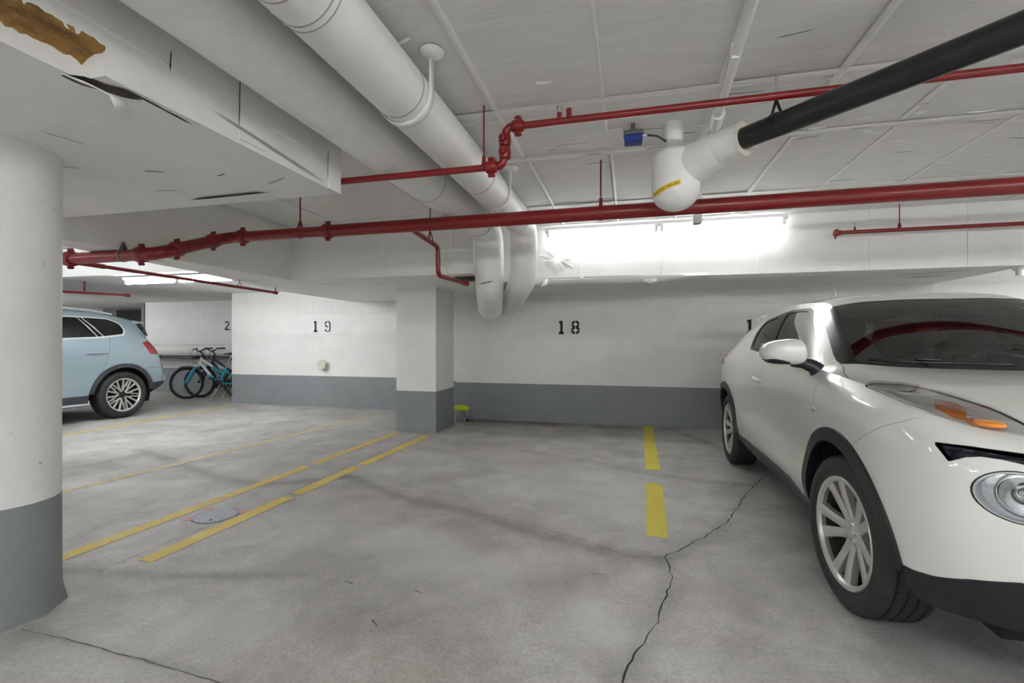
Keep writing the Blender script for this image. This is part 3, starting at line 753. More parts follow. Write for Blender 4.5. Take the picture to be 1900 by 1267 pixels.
# the two large insulated pipes
P1X, P1Z, P1R = -1.386, 2.323, .14
t = thing('insulated_pipe', 'thick white insulated pipe nearest the soffit, turning down by the beam', 'pipe', (P1X, 4.0, P1Z))
MB().tube([(P1X, -3, P1Z), (P1X, 4.18, P1Z)], P1R, 40).build('pipe_jacket', 'pipe_white', t, 60)
path = fillet([(P1X, 4.18, P1Z), (P1X, 4.53, P1Z), (P1X, 4.56, 1.80), (-1.60, 5.30, 1.60), (-2.0, Y18+.02, 1.78)], .26, 10)
MB().tube(path, P1R, 40, True, [P1R+.008]*len(path)).build('elbow_jacket', 'pipe_white', t, 60)
def band_ring(t, p, d, r, w=.006, m='pipe_line', name='seam_band', k=.0015):
    d = Vector(d).normalized(); return MB().lathe(Vector(p)-d*w/2, d, [(0, r+k), (w, r+k)], 40).build(name, m, t, 60)
for y in (3.05, 4.17): band_ring(t, (P1X, y, P1Z), (0, 1, 0), P1R)
slit(t, ((P1X-.06, 4.56-P1R-.006, 1.765), (P1X+.08, 4.56-P1R-.002, 1.79), .012, (0, -1, 0)))
P2X, P2Z, P2R = -1.005, 2.327, .125
t = thing('insulated_pipe', 'thick white insulated pipe hung by flat straps, right of the other', 'pipe', (P2X, 4.0, P2Z))
MB().tube([(P2X, -3, P2Z), (P2X, 4.14, P2Z)], P2R, 40).build('pipe_jacket', 'pipe_white', t, 60)
path = fillet([(P2X, 4.14, P2Z), (P2X, 4.46, P2Z), (P2X, 4.48, 1.83), (-1.50, 5.85, 1.66), (-1.78, Y18+.02, 1.75)], .24, 10)
MB().tube(path, P2R, 40, True, [P2R+.008]*len(path)).build('elbow_jacket', 'pipe_white', t, 60)
for y in (2.02, 2.10): pass
for y in (.95, 1.06, 1.09, 1.17, 1.28, 1.31): band_ring(t, (P2X, y, P2Z), (.06*math.sin(y*40), 1, .04*math.cos(y*31)), P2R, .005)
for y in (1.9, 3.02, 4.13): band_ring(t, (P2X, y, P2Z), (0, 1, 0), P2R, .007)
band_ring(t, (P2X, 4.48, 2.06), (0, 0, 1), P2R+.008, .006)
# frayed edge of the jacket wrap along the lower left of the pipe near the camera
V, F = [], []
rng = random.Random(9)
for i in range(60):
    y = .6+i*.0125; a = math.radians(214+rng.uniform(-2, 2)); r = P2R+.002
    V += [(P2X+r*math.cos(a), y, P2Z+r*math.sin(a)), (P2X+(r+rng.uniform(.002, .012))*math.cos(a-.06), y, P2Z+(r+.006)*math.sin(a-.06))]
for i in range(59): F.append((2*i, 2*i+1, 2*i+3, 2*i+2))
mb = MB(); mb.V, mb.F = V, F; mb.build('frayed_wrap', 'tape', t)
for y in (1.97, 3.42):    # flat strap hangers
    V, F = [], []
    pts = [(P2X+P2R+.004, ZC-.005)]+[(P2X+(P2R+.004)*math.cos(a), P2Z+(P2R+.004)*math.sin(a)) for a in np.linspace(0, -math.pi, 16)]+[(P2X-P2R-.004, ZC-.005)]
    for a, b in pts: V += [(a, y-.025, b), (a, y+.025, b)]
    for i in range(len(pts)-1): F.append((2*i, 2*i+1, 2*i+3, 2*i+2))
    mb = MB(); mb.V, mb.F = V, F
    o = mb.build('strap_hanger', 'pipe_white', t, 40); o.modifiers.new('s', 'SOLIDIFY').thickness = .004
    MB().lathe((P2X+P2R+.02, y-.03, ZC-.002), (0, 0, -1), [(0, .055), (.012, .05), (.02, .025)], 18).build('ceiling_collar', 'tape', t, 50)

# upper sprinkler line
SY, SZ1, SZ2, SR, SXR = 2.458, 2.155, 2.364, .0185, -.66
t = thing('sprinkler_pipe', 'slim red sprinkler pipe that steps up under the near ceiling', 'pipe', (SXR, SY, SZ1))
MB().tube([(-3.2, SY, SZ1), (SXR-.09, SY, SZ1)], SR, 16).build('pipe_run', 'red', t, 60)
MB().tube(fillet([(SXR-.09, SY, SZ1), (SXR-.005, SY, SZ1), (SXR+.005, SY, SZ2), (SXR+.09, SY, SZ2)], .06, 10), SR+.004, 16).build('offset_bend', 'red', t, 60)
MB().tube([(SXR+.09, SY, SZ2), (6.4, SY, SZ2)], SR, 16).build('pipe_run', 'red', t, 60)
for p, d in (((SXR-.075, SY, SZ1), (1, 0, 0)), ((SXR, SY, SZ1+.07), (0, 0, 1)), ((SXR, SY, SZ2-.07), (0, 0, 1)), ((SXR+.075, SY, SZ2), (1, 0, 0))):
    coupling(t, p, d, SR-.002)
MB().cyl((-.78, SY, SZ1), (-.78, SY, ZC), .005, 8).build('hanger_rod', 'red', t)
MB().cyl((-.78, SY, SZ1+.015), (-.78, SY, SZ1+.065), .014, 10, .009).build('rod_socket', 'red', t)
MB().cyl((-.36, SY, SZ2), (-.36, SY, SZ2+.045), .013, 12).build('outlet_nipple', 'red', t)
mb = MB(); mb.cyl((-.36, SY, SZ2+.045), (-.36, SY, SZ2+.07), .008, 10); mb.cyl((-.36, SY, SZ2+.07), (-.36, SY, SZ2+.075), .016, 12); mb.build('sprinkler_head', 'steel', t)
MB().cyl((-.31, SY, SZ2), (-.31, SY, SZ2+.06), .014, 12).build('outlet_nipple', 'red', t)

# main red pipe
MY, MZ, MR = 3.41, 2.12, .0505
LX, LY, LZ = -3.46, 2.75, 1.856
t = thing('fire_main', 'thick red fire main crossing the whole garage', 'pipe', (-1.6, MY, MZ))
MB().tube([(-2.45, MY, MZ), (6.5, MY, MZ)], MR, 24).build('pipe_run', 'red', t, 60)
MB().tube([(-3.30, MY, MZ), (-2.45, MY, MZ)], MR-.006, 24).build('pipe_run', 'red', t, 60)
MB().tube(fillet([(-3.30, MY, MZ), (LX, MY, MZ), (LX, LY, LZ), (LX-.2, LY, LZ)], .11, 8), MR-.002, 24).build('offset_bend', 'red', t, 60)
MB().tube([(LX-.2, LY, LZ), (-9.0, LY, LZ)], MR-.006, 24).build('pipe_run', 'red', t, 60)
for p, d in (((-2.45, MY, MZ), (1, 0, 0)), ((-3.31, MY, MZ), (1, 0, 0)), ((LX, MY-.16, MZ-.064), (0, -.66, -.264)), ((LX, LY+.17, LZ+.068), (0, -.66, -.264)), ((LX-.14, LY, LZ), (1, 0, 0)), ((-4.33, LY, LZ), (1, 0, 0))): coupling(t, p, d, MR-.006)
hanger(t, -2.72, MY, ZC, MZ, MR-.004)
hanger(t, -.20, MY, ZC, MZ, MR)
hanger(t, 3.6, MY, ZC, MZ, MR)
hanger(t, -3.78, LY, ZB, LZ, MR-.006, 'grey_plastic')
# branch from the main down to the beam
BX = -1.70
br = MB().tube(fillet([(BX, MY, MZ-.02), (BX, 3.97, 2.06), (BX, 3.98, 1.80), (BX, 4.74, 1.815)], .05, 6), .0215, 14).build('branch_pipe', 'red', t, 60)
for z in (1.95,): pass
o = MB().cyl((BX, 4.66, 1.813), (BX, 4.76, 1.815), .028, 12).build('branch_end', 'red', br, 50)
MB().cyl((BX, 3.80, 2.10), (BX, 3.80, ZC), .005, 8).build('hanger_rod', 'red', t)
mb = MB(); mb.tube([(BX-.028, 3.80, 2.07), (BX-.012, 3.80, 2.14), (BX, 3.80, 2.17)], .005, 8); mb.tube([(BX+.028, 3.80, 2.07), (BX+.012, 3.80, 2.14), (BX, 3.80, 2.17)], .005, 8); mb.build('hanger_clevis', 'red', t)
MB().box(-1.85, -1.5, 4.78, 4.92, 1.86, 1.91).build('pipe_socket', 'brown_gap', t)

# slim branches
t = thing('sprinkler_branch', 'slim red sprinkler branch running back below the long beam', 'pipe', (-4.335, 3.9, 1.81))
MB().tube([(-4.335, LY, 1.835), (-4.335, 4.97, 1.81)], .016, 12).build('pipe_run', 'red', t, 60)
MB().cyl((-4.335, 2.80, 1.835), (-4.335, 3.0, 1.832), .021, 12).build('reducer', 'red', t, 60)
MB().cyl((-4.335, 4.96, 1.81), (-4.335, 5.0, 1.81), .023, 12).build('end_cap', 'red', t, 50)
MB().cyl((-4.335, 4.975, 1.81), (-4.335, 4.975, 1.875), .007, 8).build('sprinkler_head', 'red', t)
mb = MB(); mb.tube(fillet([(-4.36, 4.42, 1.81), (-4.36, 4.42, 1.86), (-4.31, 4.42, 1.86), (-4.31, 4.42, 1.81)], .025, 6), .004, 8); mb.cyl((-4.335, 4.42, 1.86), (-4.335, 4.42, ZB+.05), .004, 8); mb.build('hanger_loop', 'red', t)
t = thing('sprinkler_branch', 'slim red sprinkler branch above the roof of the blue car', 'pipe', (-8.2, 5.6, 1.95))
MB().tube([(-8.75, 4.2, 1.95), (-8.0, 5.9, 1.95)], .017, 12).build('pipe_run', 'red', t, 60)
MB().cyl((-8.02, 5.86, 1.95), (-7.99, 5.92, 1.95), .027, 12).build('end_cap', 'red', t, 50)
MB().cyl((-8.22, 5.4, 1.95), (-8.22, 5.4, 2.12), .012, 10, .02).build('hanger_socket', 'red', t)
FY, FZ = 5.2, 2.258
t = thing('sprinkler_branch', 'slim red sprinkler branch ending in front of the right beam', 'pipe', (2.0, FY, FZ))
MB().tube([(1.99, FY, FZ), (6.4, FY, FZ)], .019, 14).build('pipe_run', 'red', t, 60)
MB().lathe((1.94, FY, FZ), (1, 0, 0), [(0, .02), (.01, .036), (.03, .036), (.035, .028), (.06, .026)], 18).build('end_cap', 'red', t, 50)
MB().cyl((1.955, FY, FZ-.06), (1.955, FY, FZ), .007, 8).build('drain_plug', 'red', t)
MB().cyl((2.12, FY, FZ), (2.12, FY, FZ+.05), .012, 10, .008).build('outlet_nipple', 'red', t)
mb = MB(); mb.cyl((2.12, FY, FZ+.05), (2.12, FY, FZ+.085), .005, 8); mb.cyl((2.12, FY, FZ+.085), (2.12, FY, FZ+.09), .018, 12); mb.build('sprinkler_head', 'steel', t)
MB().cyl((2.49, FY, FZ+.04), (2.49, FY, ZC), .005, 8).build('hanger_rod', 'red', t)
MB().cyl((2.49, FY, FZ), (2.49, FY, FZ+.06), .018, 10, .012).build('rod_socket', 'red', t)

# black drain pipe with its white insulated elbow
EX, EY, EZ = .585, 2.615, 2.245
DV = Vector((1, -1, 0)).normalized()
def ep(s, z=EZ): return (EX+DV.x*s, EY+DV.y*s, z)
t = thing('drain_pipe', 'black plastic drain pipe running diagonally out of the white elbow', 'pipe', (EX, EY, EZ))
MB().tube([ep(-.25), ep(3.3)], .055, 28).build('pipe_run', 'black_abs', t, 60)
mb = MB(); p = Vector(ep(.15)); e = Vector((1, 1, 0)).normalized(); V, F = [], []
for a in np.linspace(-.3, math.pi+.3, 18): V += [p+e*(.058*math.cos(a))+Vector((0, 0, .058*math.sin(a)))-DV*.012, p+e*(.058*math.cos(a))+Vector((0, 0, .058*math.sin(a)))+DV*.012]
for i in range(17): F.append((2*i, 2*i+1, 2*i+3, 2*i+2))
mb.V, mb.F = V, F; mb.build('strap', 'black_abs', t).modifiers.new('s', 'SOLIDIFY').thickness = .003
mb = MB(); a = Vector(ep(.125))+Vector((0, 0, .05)); b = Vector(ep(.175))+Vector((0, 0, .05)); c = Vector(ep(.15))+Vector((0, 0, .125))
mb.tube([a, a*.3+c*.7, c], .007, 8); mb.tube([b, b*.3+c*.7, c], .007, 8); mb.build('hanger_loop', 'black_abs', t)
MB().cyl(c, (c.x, c.y, ZC), .004, 8).build('hanger_rod', 'steel', t)
# elbow jacket
t = thing('insulated_elbow', 'white insulated elbow with yellow label at the end of the black pipe', 'pipe elbow', (.2, 2.95, 2.1))
AX_, AY_ = .265, 2.92                        # axis of the vertical drum
AR = .138
MB().tube([ep(-.02), ep(-.30)], .085, 32).build('sleeve', 'pipe_white', t, 60)
mb = MB(); p = Vector(ep(-.02)); V, F = [], []
for k in range(32):
    a = 2*math.pi*k/32; o_ = e*math.cos(a)+Vector((0, 0, 1))*math.sin(a)
    V += [p+o_*.087, p+o_*.087+DV*.004, p+o_*.056+DV*.004]
for k in range(32):
    j = (k+1) % 32; F += [(3*k, 3*j, 3*j+1, 3*k+1), (3*k+1, 3*j+1, 3*j+2, 3*k+2)]
mb.V, mb.F = V, F; mb.build('sleeve_end', 'cap', t)
mb = MB(); path = [(AX_, AY_, 2.312), (AX_, AY_, 2.304), (AX_, AY_, 2.285), (AX_, AY_, 2.09)]
rl = [AR*.6, AR*.93, AR, AR]
for k in range(1, 9):
    a = k/8*math.pi/2; path.append((AX_, AY_, 2.09-.118*math.sin(a))); rl.append(max(.004, AR*math.cos(a)))
mb.tube(path, AR, 40, True, rl); mb.build('drum_jacket', 'pipe_white', t, 60)
mb = MB(); mb.tube([ep(-.16), (AX_+.17, AY_-.15, 2.238), (AX_+.10, AY_-.06, 2.225), (AX_+.02, AY_+.02, 2.20)], .1, 32, True, [.088, .100, .112, .116]); mb.build('elbow_jacket', 'pipe_white', t, 60)
MB().tube([(AX_-.01, AY_+.02, 2.30), (AX_-.01, AY_+.02, ZC)], .055, 24).build('riser', 'pipe_white', t, 60)
# label wrapped round the drum, with its lettering
def wrap_pt(s, z, r=AR): a = LA+s/r; return (AX_+r*math.cos(a), AY_+r*math.sin(a), z)
LA = math.radians(-104)
tilt = .26
mb = MB(); V, F = [], []
for i in range(15):
    s = -.125+.175*i/14; V += [wrap_pt(s, 2.085+s*tilt-.012, AR+.0015), wrap_pt(s, 2.085+s*tilt+.017, AR+.0015)]
for i in range(14): F.append((2*i, 2*i+2, 2*i+3, 2*i+1))
mb.V, mb.F = V, F; lab = mb.build('label', 'label_yellow', t, 80, label='yellow label reading ELECTRIC TRACED')
def text_mesh(txt, size):
    c = bpy.data.curves.new('t', 'FONT'); c.body = txt; c.size = size; c.resolution_u = 2
    o = bpy.data.objects.new('t', c); COL.objects.link(o)
    bpy.context.view_layer.update()
    me = bpy.data.meshes.new_from_object(o.evaluated_get(bpy.context.evaluated_depsgraph_get()))
    V = [tuple(v.co) for v in me.vertices]; F = [tuple(p.vertices) for p in me.polygons]
    bpy.data.objects.remove(o); bpy.data.curves.remove(c); bpy.data.meshes.remove(me)
    return V, F
V, F = text_mesh('ELECTRIC TRACED', .022)
w = max(v[0] for v in V)
mb = MB(); mb.V = [wrap_pt(-.12+v[0]*.163/w, 2.085+(-.12+v[0]*.163/w)*tilt-.006+v[1]*.95, AR+.0025) for v in V]; mb.F = F
mb.build('lettering', 'black_print', lab)

# white conduit along the ceiling
t = thing('conduit', 'white conduit clipped along the ceiling towards the elbow', 'conduit', (.45, 2.0, 2.46))
CZ = ZC-.042
MB().tube([(.37, -.95, CZ), (.43, 1.62, CZ)], .028, 16).build('pipe_run', 'pipe_white', t, 60)
MB().tube([(.43, 1.60, CZ), (.48, 2.85, CZ)], .022, 16).build('pipe_run', 'pipe_white', t, 60)
MB().cyl((.428, 1.60, CZ), (.431, 1.63, CZ), .032, 18).build('connector', 'pipe_white', t, 50)
MB().cyl((.478, 2.78, CZ), (.482, 2.93, CZ), .036, 16).build('connector', 'pipe_white', t, 50)
MB().box(.43, .46, 2.2, 2.24, CZ-.03, ZC).build('clip', 'pipe_white', t)
# flat white strap hanging behind the main
t = thing('flat_strap', 'flat white strap hanging between ceiling and strip light', 'strap', (.55, 4.3, 2.3))
MB().box(.535, .605, 4.30, 4.306, 2.22, ZC).build('strap_leaf', 'pipe_white', t)
MB().box(.535, .600, 4.30, 4.36, 2.215, 2.221).build('strap_foot', 'pipe_line', t)
# blue sensor box
t = thing('junction_box', 'small blue junction box on the ceiling left of the elbow', 'junction box', (.02, 2.88, 2.42))
MB().box(-.03, .075, 2.85, 2.91, 2.375, 2.425).build('box_body', 'blue', t, bevel=.006)
MB().box(-.035, .08, 2.845, 2.915, 2.425, 2.452).build('box_lid', 'grey_plastic', t, bevel=.004)
MB().tube(fillet([(.08, 2.88, 2.42), (.11, 2.88, 2.42), (.16, 2.89, 2.415), (.21, 2.90, 2.38)], .03, 5), .006, 8).build('cable', 'black_abs', t, 60)
MB().cyl((.075, 2.88, 2.42), (.10, 2.88, 2.42), .014, 10).build('cable_gland', 'steel', t, 50)
MB().cyl((.02, 2.88, 2.452), (.02, 2.88, ZC), .012, 8).build('mount', 'grey_plastic', t)
# fat white pipe along the wall behind the bicycles
t = thing('wall_pipe', 'fat white pipe along the wall behind the bicycles', 'pipe', (-9.4, Y20-.2, .98))
MB().tube([(-11.3, Y20-.17, .985), (-7.47, Y20-.17, .985)], .135, 28).build('pipe_jacket', 'pipe_white', t, 60)
for x in (-10.9, -9.6, -8.3): MB().box(x, x+.05, Y20-.30, Y20, .80, .848).build('bracket', 'grey_plastic', t)
MB().box(-11.3, -7.47, Y20-.30, Y20, .78, .80).build('support_rail', 'grey_plastic', t)
# ------------------------------------------------------------------ cars: lofted body surfaces cut into panels
def catmull(P, n, g0=None, g1=None):
    P = np.asarray(P, float)
    a = (2*P[0]-P[1]) if g0 is None else np.asarray(g0, float)
    b = (2*P[-1]-P[-2]) if g1 is None else np.asarray(g1, float)
    Q = np.concatenate([a[None], P, b[None]])
    out = []
    for i in range(len(P)-1):
        p0, p1, p2, p3 = Q[i], Q[i+1], Q[i+2], Q[i+3]
        for k in range(n):
            t = k/n
            out.append(.5*(2*p1+(p2-p0)*t+(2*p0-5*p1+4*p2-p3)*t*t+(3*p1-p0-3*p2+p3)*t**3))
    out.append(P[-1])
    return np.array(out)
MIR = np.array([1, -1, 1.])
def patch(net, n0, n1, mir0=False, mir1=False, mir_start1=False):
    """net[i][j] of 3-D points -> grid of samples; mir0/mir1 mirror the ghost row at the start / end of axis 0."""
    net = np.asarray(net, float)
    A = catmull(net, n0, net[1]*MIR if mir0 else None, net[-2]*MIR if mir1 else None)
    B = np.swapaxes(A, 0, 1)
    B = catmull(B, n1, B[1]*MIR if mir_start1 else None)
    return np.swapaxes(B, 0, 1)
def grid_mesh(G):
    a, b = G.shape[:2]
    du, dv = np.gradient(G, axis=0), np.gradient(G, axis=1)
    n = np.cross(du, dv); n /= np.linalg.norm(n, axis=2)[:, :, None]+1e-12
    ref = G*np.array([0, 0, 0]); ref[:, :, 0] = np.clip(G[:, :, 0], .1, 2.4); ref[:, :, 2] = .62
    n *= np.where(((G-ref)*n).sum(2) < 0, -1, 1)[:, :, None]
    V = [p for p in np.concatenate([G, n], 2).reshape(-1, 6)]      # position and surface normal travel together
    F = [(i*b+j, (i+1)*b+j, (i+1)*b+j+1, i*b+j+1) for i in range(a-1) for j in range(b-1)]
    return V, F
def split(V, F, f):
    """cut polygons along f = 0; V grows in place; returns faces (f < 0), faces (f >= 0)."""
    s = f(np.array(V))
    s = list(np.where(np.abs(s) < 1e-7, 1e-7, s))
    cache, neg, pos = {}, [], []
    def mid(i, j):
        k = (i, j) if i < j else (j, i)
        if k not in cache:
            t = s[i]/(s[i]-s[j])
            V.append(V[i]+(V[j]-V[i])*t); s.append(0.)
            cache[k] = len(V)-1
        return cache[k]
    for fc in F:
        sg = [s[i] > 0 for i in fc]
        if all(sg): pos.append(fc); continue
        if not any(sg): neg.append(fc); continue
        P, N = [], []
        for q in range(len(fc)):
            i, j = fc[q], fc[(q+1) % len(fc)]
            (P if s[i] > 0 else N).append(i)
            if (s[i] > 0) != (s[j] > 0):
                m = mid(i, j); P.append(m); N.append(m)
        if len(P) > 2: pos.append(tuple(P))
        if len(N) > 2: neg.append(tuple(N))
    return neg, pos
def sdf_poly(poly, a, b):
    """signed distance (negative inside) to a polygon, in the coordinates a, b of the points"""
    Q = np.array(poly, float)
    def f(P):
        x, y = P[:, a], P[:, b]; d = np.full(len(x), 1e9); ins = np.zeros(len(x), bool)
        for i in range(len(Q)):
            (x0, y0), (x1, y1) = Q[i], Q[(i+1) % len(Q)]
            ux, uy = x1-x0, y1-y0; t = np.clip(((x-x0)*ux+(y-y0)*uy)/(ux*ux+uy*uy+1e-12), 0, 1)
            d = np.minimum(d, np.hypot(x-x0-t*ux, y-y0-t*uy))
            c = ((y0 > y) != (y1 > y)) & (x < (x1-x0)*(y-y0)/(y1-y0+1e-12)+x0); ins ^= c
        return np.where(ins, -d, d)
    return f
def lin(xs_, ys_):
    o = np.argsort(xs_); a, b = np.array(xs_, float)[o], np.array(ys_, float)[o]
    return lambda x: np.interp(x, a, b)
GAPS = []          # strips of dark joint behind the cuts, built at the end of each car
def cutg(V, F, f, g=.002):
    neg, rest = split(V, F, lambda P: f(P)+g)
    mid, pos = split(V, rest, lambda P: f(P)-g)
    if mid and neg and pos: GAPS.append((V, mid))
    return neg, pos
def vert_normals(V, F):
    N = np.zeros_like(V)
    for f in F:
        p = V[list(f)]; n = np.zeros(3)
        for i in range(len(f)): n += np.cross(p[i], p[(i+1) % len(f)])
        for i in f: N[i] += n
    return N/(np.linalg.norm(N, axis=1)[:, None]+1e-12)
def compress(V, F):
    used = sorted({i for f in F for i in f}); m = {k: i for i, k in enumerate(used)}
    return np.array([V[i] for i in used]), [tuple(m[i] for i in f) for f in F]
def orient(V, F):
    out = []
    for f in F:
        p = V[list(f)][:, :3]; n = np.zeros(3)
        for i in range(len(f)): n += np.cross(p[i], p[(i+1) % len(f)])
        c = p.mean(0); ref = np.array([np.clip(c[0], .1, 2.4), 0, .62])
        out.append(f if n@(c-ref) > 0 else f[::-1])
    return out
def panel(name, pieces, m, car, off=0., mode='both', thick=.006, label=None, parent=None, smooth=35, mirror_only=None):
    """pieces: [(V, F)] of the +v half. mode 'both': two objects, 'join': one object across the centre."""
    VV, FF = [], []
    for V, F in pieces:
        if not F: continue
        a, b = compress(V, F); n = len(VV); VV += list(a); FF += [tuple(i+n for i in f) for f in b]
    if not FF: return []
    A = np.array(VV)
    # weld coincident vertices of neighbouring patches, averaging their normals
    key = {}; idx = []
    for p in A:
        k = tuple(np.round(p[:3]/4e-4).astype(int)); idx.append(key.setdefault(k, len(key)))
    B = np.zeros((len(key), 6)); cnt = np.zeros(len(key))
    for p, k in zip(A, idx): B[k] += p; cnt[k] += 1
    B /= cnt[:, None]
    FF2 = []
    for f in FF:
        g = []
        for q in f:
            if not g or idx[q] != g[-1]: g.append(idx[q])
        if len(g) > 1 and g[0] == g[-1]: g.pop()
        if len(set(g)) == len(g) and len(g) > 2: FF2.append(tuple(g))
    FF = orient(B, FF2); A = B[:, :3]; NN = B[:, 3:]/(np.linalg.norm(B[:, 3:], axis=1)[:, None]+1e-12)
    if off: A = A+NN*off
    def emit(side, join=False):
        # local axes: x = v, y = u
        Va = [(p[1]*side, p[0], p[2]) for p in A]; Fa = [f if side < 0 else f[::-1] for f in FF]
        Na = [(p[1]*side, p[0], p[2]) for p in NN]
        if join:
            n = len(Va); mp = []
            for k, (x, y, z) in enumerate(Va):
                if abs(x) < 4e-4: mp.append(k); Na[k] = (0, Na[k][1], Na[k][2])
                else: mp.append(len(Va)); Va.append((-x, y, z)); Na.append((-Na[k][0], Na[k][1], Na[k][2]))
                if k == n-1: break
            Fa = Fa+[tuple(mp[i] for i in f[::-1]) for f in Fa]
        nf = len(Fa); Va = list(Va)
        if thick:      # turned-in edge along every cut
            cnt = {}
            for f in Fa:
                for q in range(len(f)):
                    e = (f[q], f[(q+1) % len(f)]); k = (min(e), max(e)); cnt[k] = None if k in cnt else e
            inner, outer = {}, {}
            for e in cnt.values():
                if e is None: continue
                for q in e:
                    if q not in inner:
                        v, n_ = Va[q], Na[q]; l_ = math.sqrt(sum(c*c for c in n_)) or 1
                        outer[q] = len(Va); Va.append(v); Na.append((0, 0, 0))
                        inner[q] = len(Va); Va.append(tuple(v[c]-n_[c]/l_*thick for c in range(3))); Na.append((0, 0, 0))
                Fa.append((outer[e[1]], outer[e[0]], inner[e[0]], inner[e[1]]))
        me = bpy.data.meshes.new(name); me.from_pydata([tuple(map(float, v)) for v in Va], [], Fa); me.update()
        me.materials.append(M[m] if isinstance(m, str) else m)
        me.polygons.foreach_set('use_smooth', [k < nf for k in range(len(me.polygons))])
        me.normals_split_custom_set_from_vertices([Vector(q).normalized() for q in Na])
        o = link(name, me, parent if parent is not None else car)
        if label: o['label'] = label
        return o
    if mode == 'join': return [emit(1, True)]
    return [emit(s) for s in (1, -1)]

# materials
M['pearl'] = mat('pearl_white_paint', (.76, .765, .72), .28, coat=1., spec=.5)
M['blue_paint'] = mat('pale_blue_paint', (.30, .385, .435), .30, coat=1., spec=.5)
M['cladding'] = mat('black_cladding', (.011, .012, .015), .38, bump=.08, bscale=300)
M['cladding_grey'] = mat('dusty_grey_cladding', (.050, .057, .070), .55, var=.2, vscale=9)
M['car_dark'] = mat('underbody', (.006, .006, .007), .9)
M['trim_black'] = mat('gloss_black_trim', (.008, .009, .010), .2)
M['trim_grey'] = mat('satin_trim', (.62, .64, .65), .35)
M['windscreen'] = glass('windscreen_glass', (.42, .50, .48), .03)
M['sideglass'] = glass('privacy_glass', (.16, .17, .17), .06)
M['bsideglass'] = glass('dark_side_glass', (.02, .022, .026), .02)
M['lens'] = glass('clear_lens', (.95, .96, .96), .0)
M['amber'] = mat('amber_lens', (.85, .26, .02), .15, coat=1.)
M['redlens'] = mat('red_lens', (.30, .012, .018), .12, coat=1.)
M['chrome'] = mat('chrome', (.75, .76, .77), .12, metal=1.)
M['seat'] = mat('seat_fabric', (.03, .03, .032), .85)
M['rubber'] = mat('tyre_rubber', (.022, .022, .023), .6)
M['alloy'] = mat('alloy_wheel', (.62, .61, .58), .30, metal=.55, var=.10, vscale=18)
M['brake_dust'] = mat('dusty_barrel', (.035, .028, .020), .8, var=.5, vscale=25)
M['alloy_dark'] = mat('dark_alloy', (.03, .03, .032), .4, metal=.3)
def reflector_material():
    m = mat('lamp_reflector', (.80, .81, .82), .25, metal=.0, coat=1.)
    N, L = nt(m); g = N.new('ShaderNodeTexCoord'); v = N.new('ShaderNodeTexVoronoi'); v.feature = 'F1'; v.distance = 'CHEBYCHEV'; v.inputs['Scale'].default_value = 75; v.inputs['Randomness'].default_value = 0
    L.new(g.outputs['Object'], v.inputs['Vector']); b = N.new('ShaderNodeBump'); b.inputs['Strength'].default_value = .8; b.inputs['Distance'].default_value = .004
    L.new(v.outputs['Distance'], b.inputs['Height']); L.new(b.outputs[0], N['Principled BSDF'].inputs['Normal']); return m
M['reflector'] = reflector_material()
M['lamp_chrome'] = mat('lamp_chrome', (.62, .65, .68), .16, metal=.8, bump=.12, bscale=38)
def mesh_material():
    m = mat('grille_mesh', (.012, .013, .02), .45)
    N, L = nt(m); g = N.new('ShaderNodeTexCoord'); mp = N.new('ShaderNodeMapping'); mp.inputs['Scale'].default_value = (28, 28, 60)
    L.new(g.outputs['Object'], mp.inputs[0]); v = N.new('ShaderNodeTexVoronoi'); v.inputs['Scale'].default_value = 1; v.inputs['Randomness'].default_value = 0; L.new(mp.outputs[0], v.inputs['Vector'])
    b = N.new('ShaderNodeBump'); b.inputs['Strength'].default_value = 1.; b.inputs['Distance'].default_value = .01; L.new(v.outputs['Distance'], b.inputs['Height']); L.new(b.outputs[0], N['Principled BSDF'].inputs['Normal']); return m
M['grille'] = mesh_material()
def tread_material():
    m = M['rubber']; N, L = nt(m)
    tc = N.new('ShaderNodeTexCoord'); s = N.new('ShaderNodeSeparateXYZ'); L.new(tc.outputs['Object'], s.inputs[0])
    def mth(op, a, b=None, c=None):
        n = N.new('ShaderNodeMath'); n.operation = op
        for i, x in enumerate((a, b, c)):
            if x is None: continue
            if isinstance(x, (int, float)): n.inputs[i].default_value = x
            else: L.new(x, n.inputs[i])
        return n.outputs[0]
    ang = mth('ARCTAN2', s.outputs['Z'], s.outputs['Y'])
    ph = mth('ADD', mth('MULTIPLY', ang, 74.), mth('MULTIPLY', mth('SINE', mth('MULTIPLY', s.outputs['X'], 60.)), 2.2))
    sip = mth('GREATER_THAN', mth('SINE', ph), -.55)
    rad = mth('SQRT', mth('ADD', mth('MULTIPLY', s.outputs['Y'], s.outputs['Y']), mth('MULTIPLY', s.outputs['Z'], s.outputs['Z'])))
    mask = mth('GREATER_THAN', rad, .318)
    h = mth('MULTIPLY', sip, mask)
    b = N.new('ShaderNodeBump'); b.inputs['Strength'].default_value = .9; b.inputs['Distance'].default_value = .012; L.new(h, b.inputs['Height'])
    L.new(b.outputs[0], N['Principled BSDF'].inputs['Normal'])
tread_material()

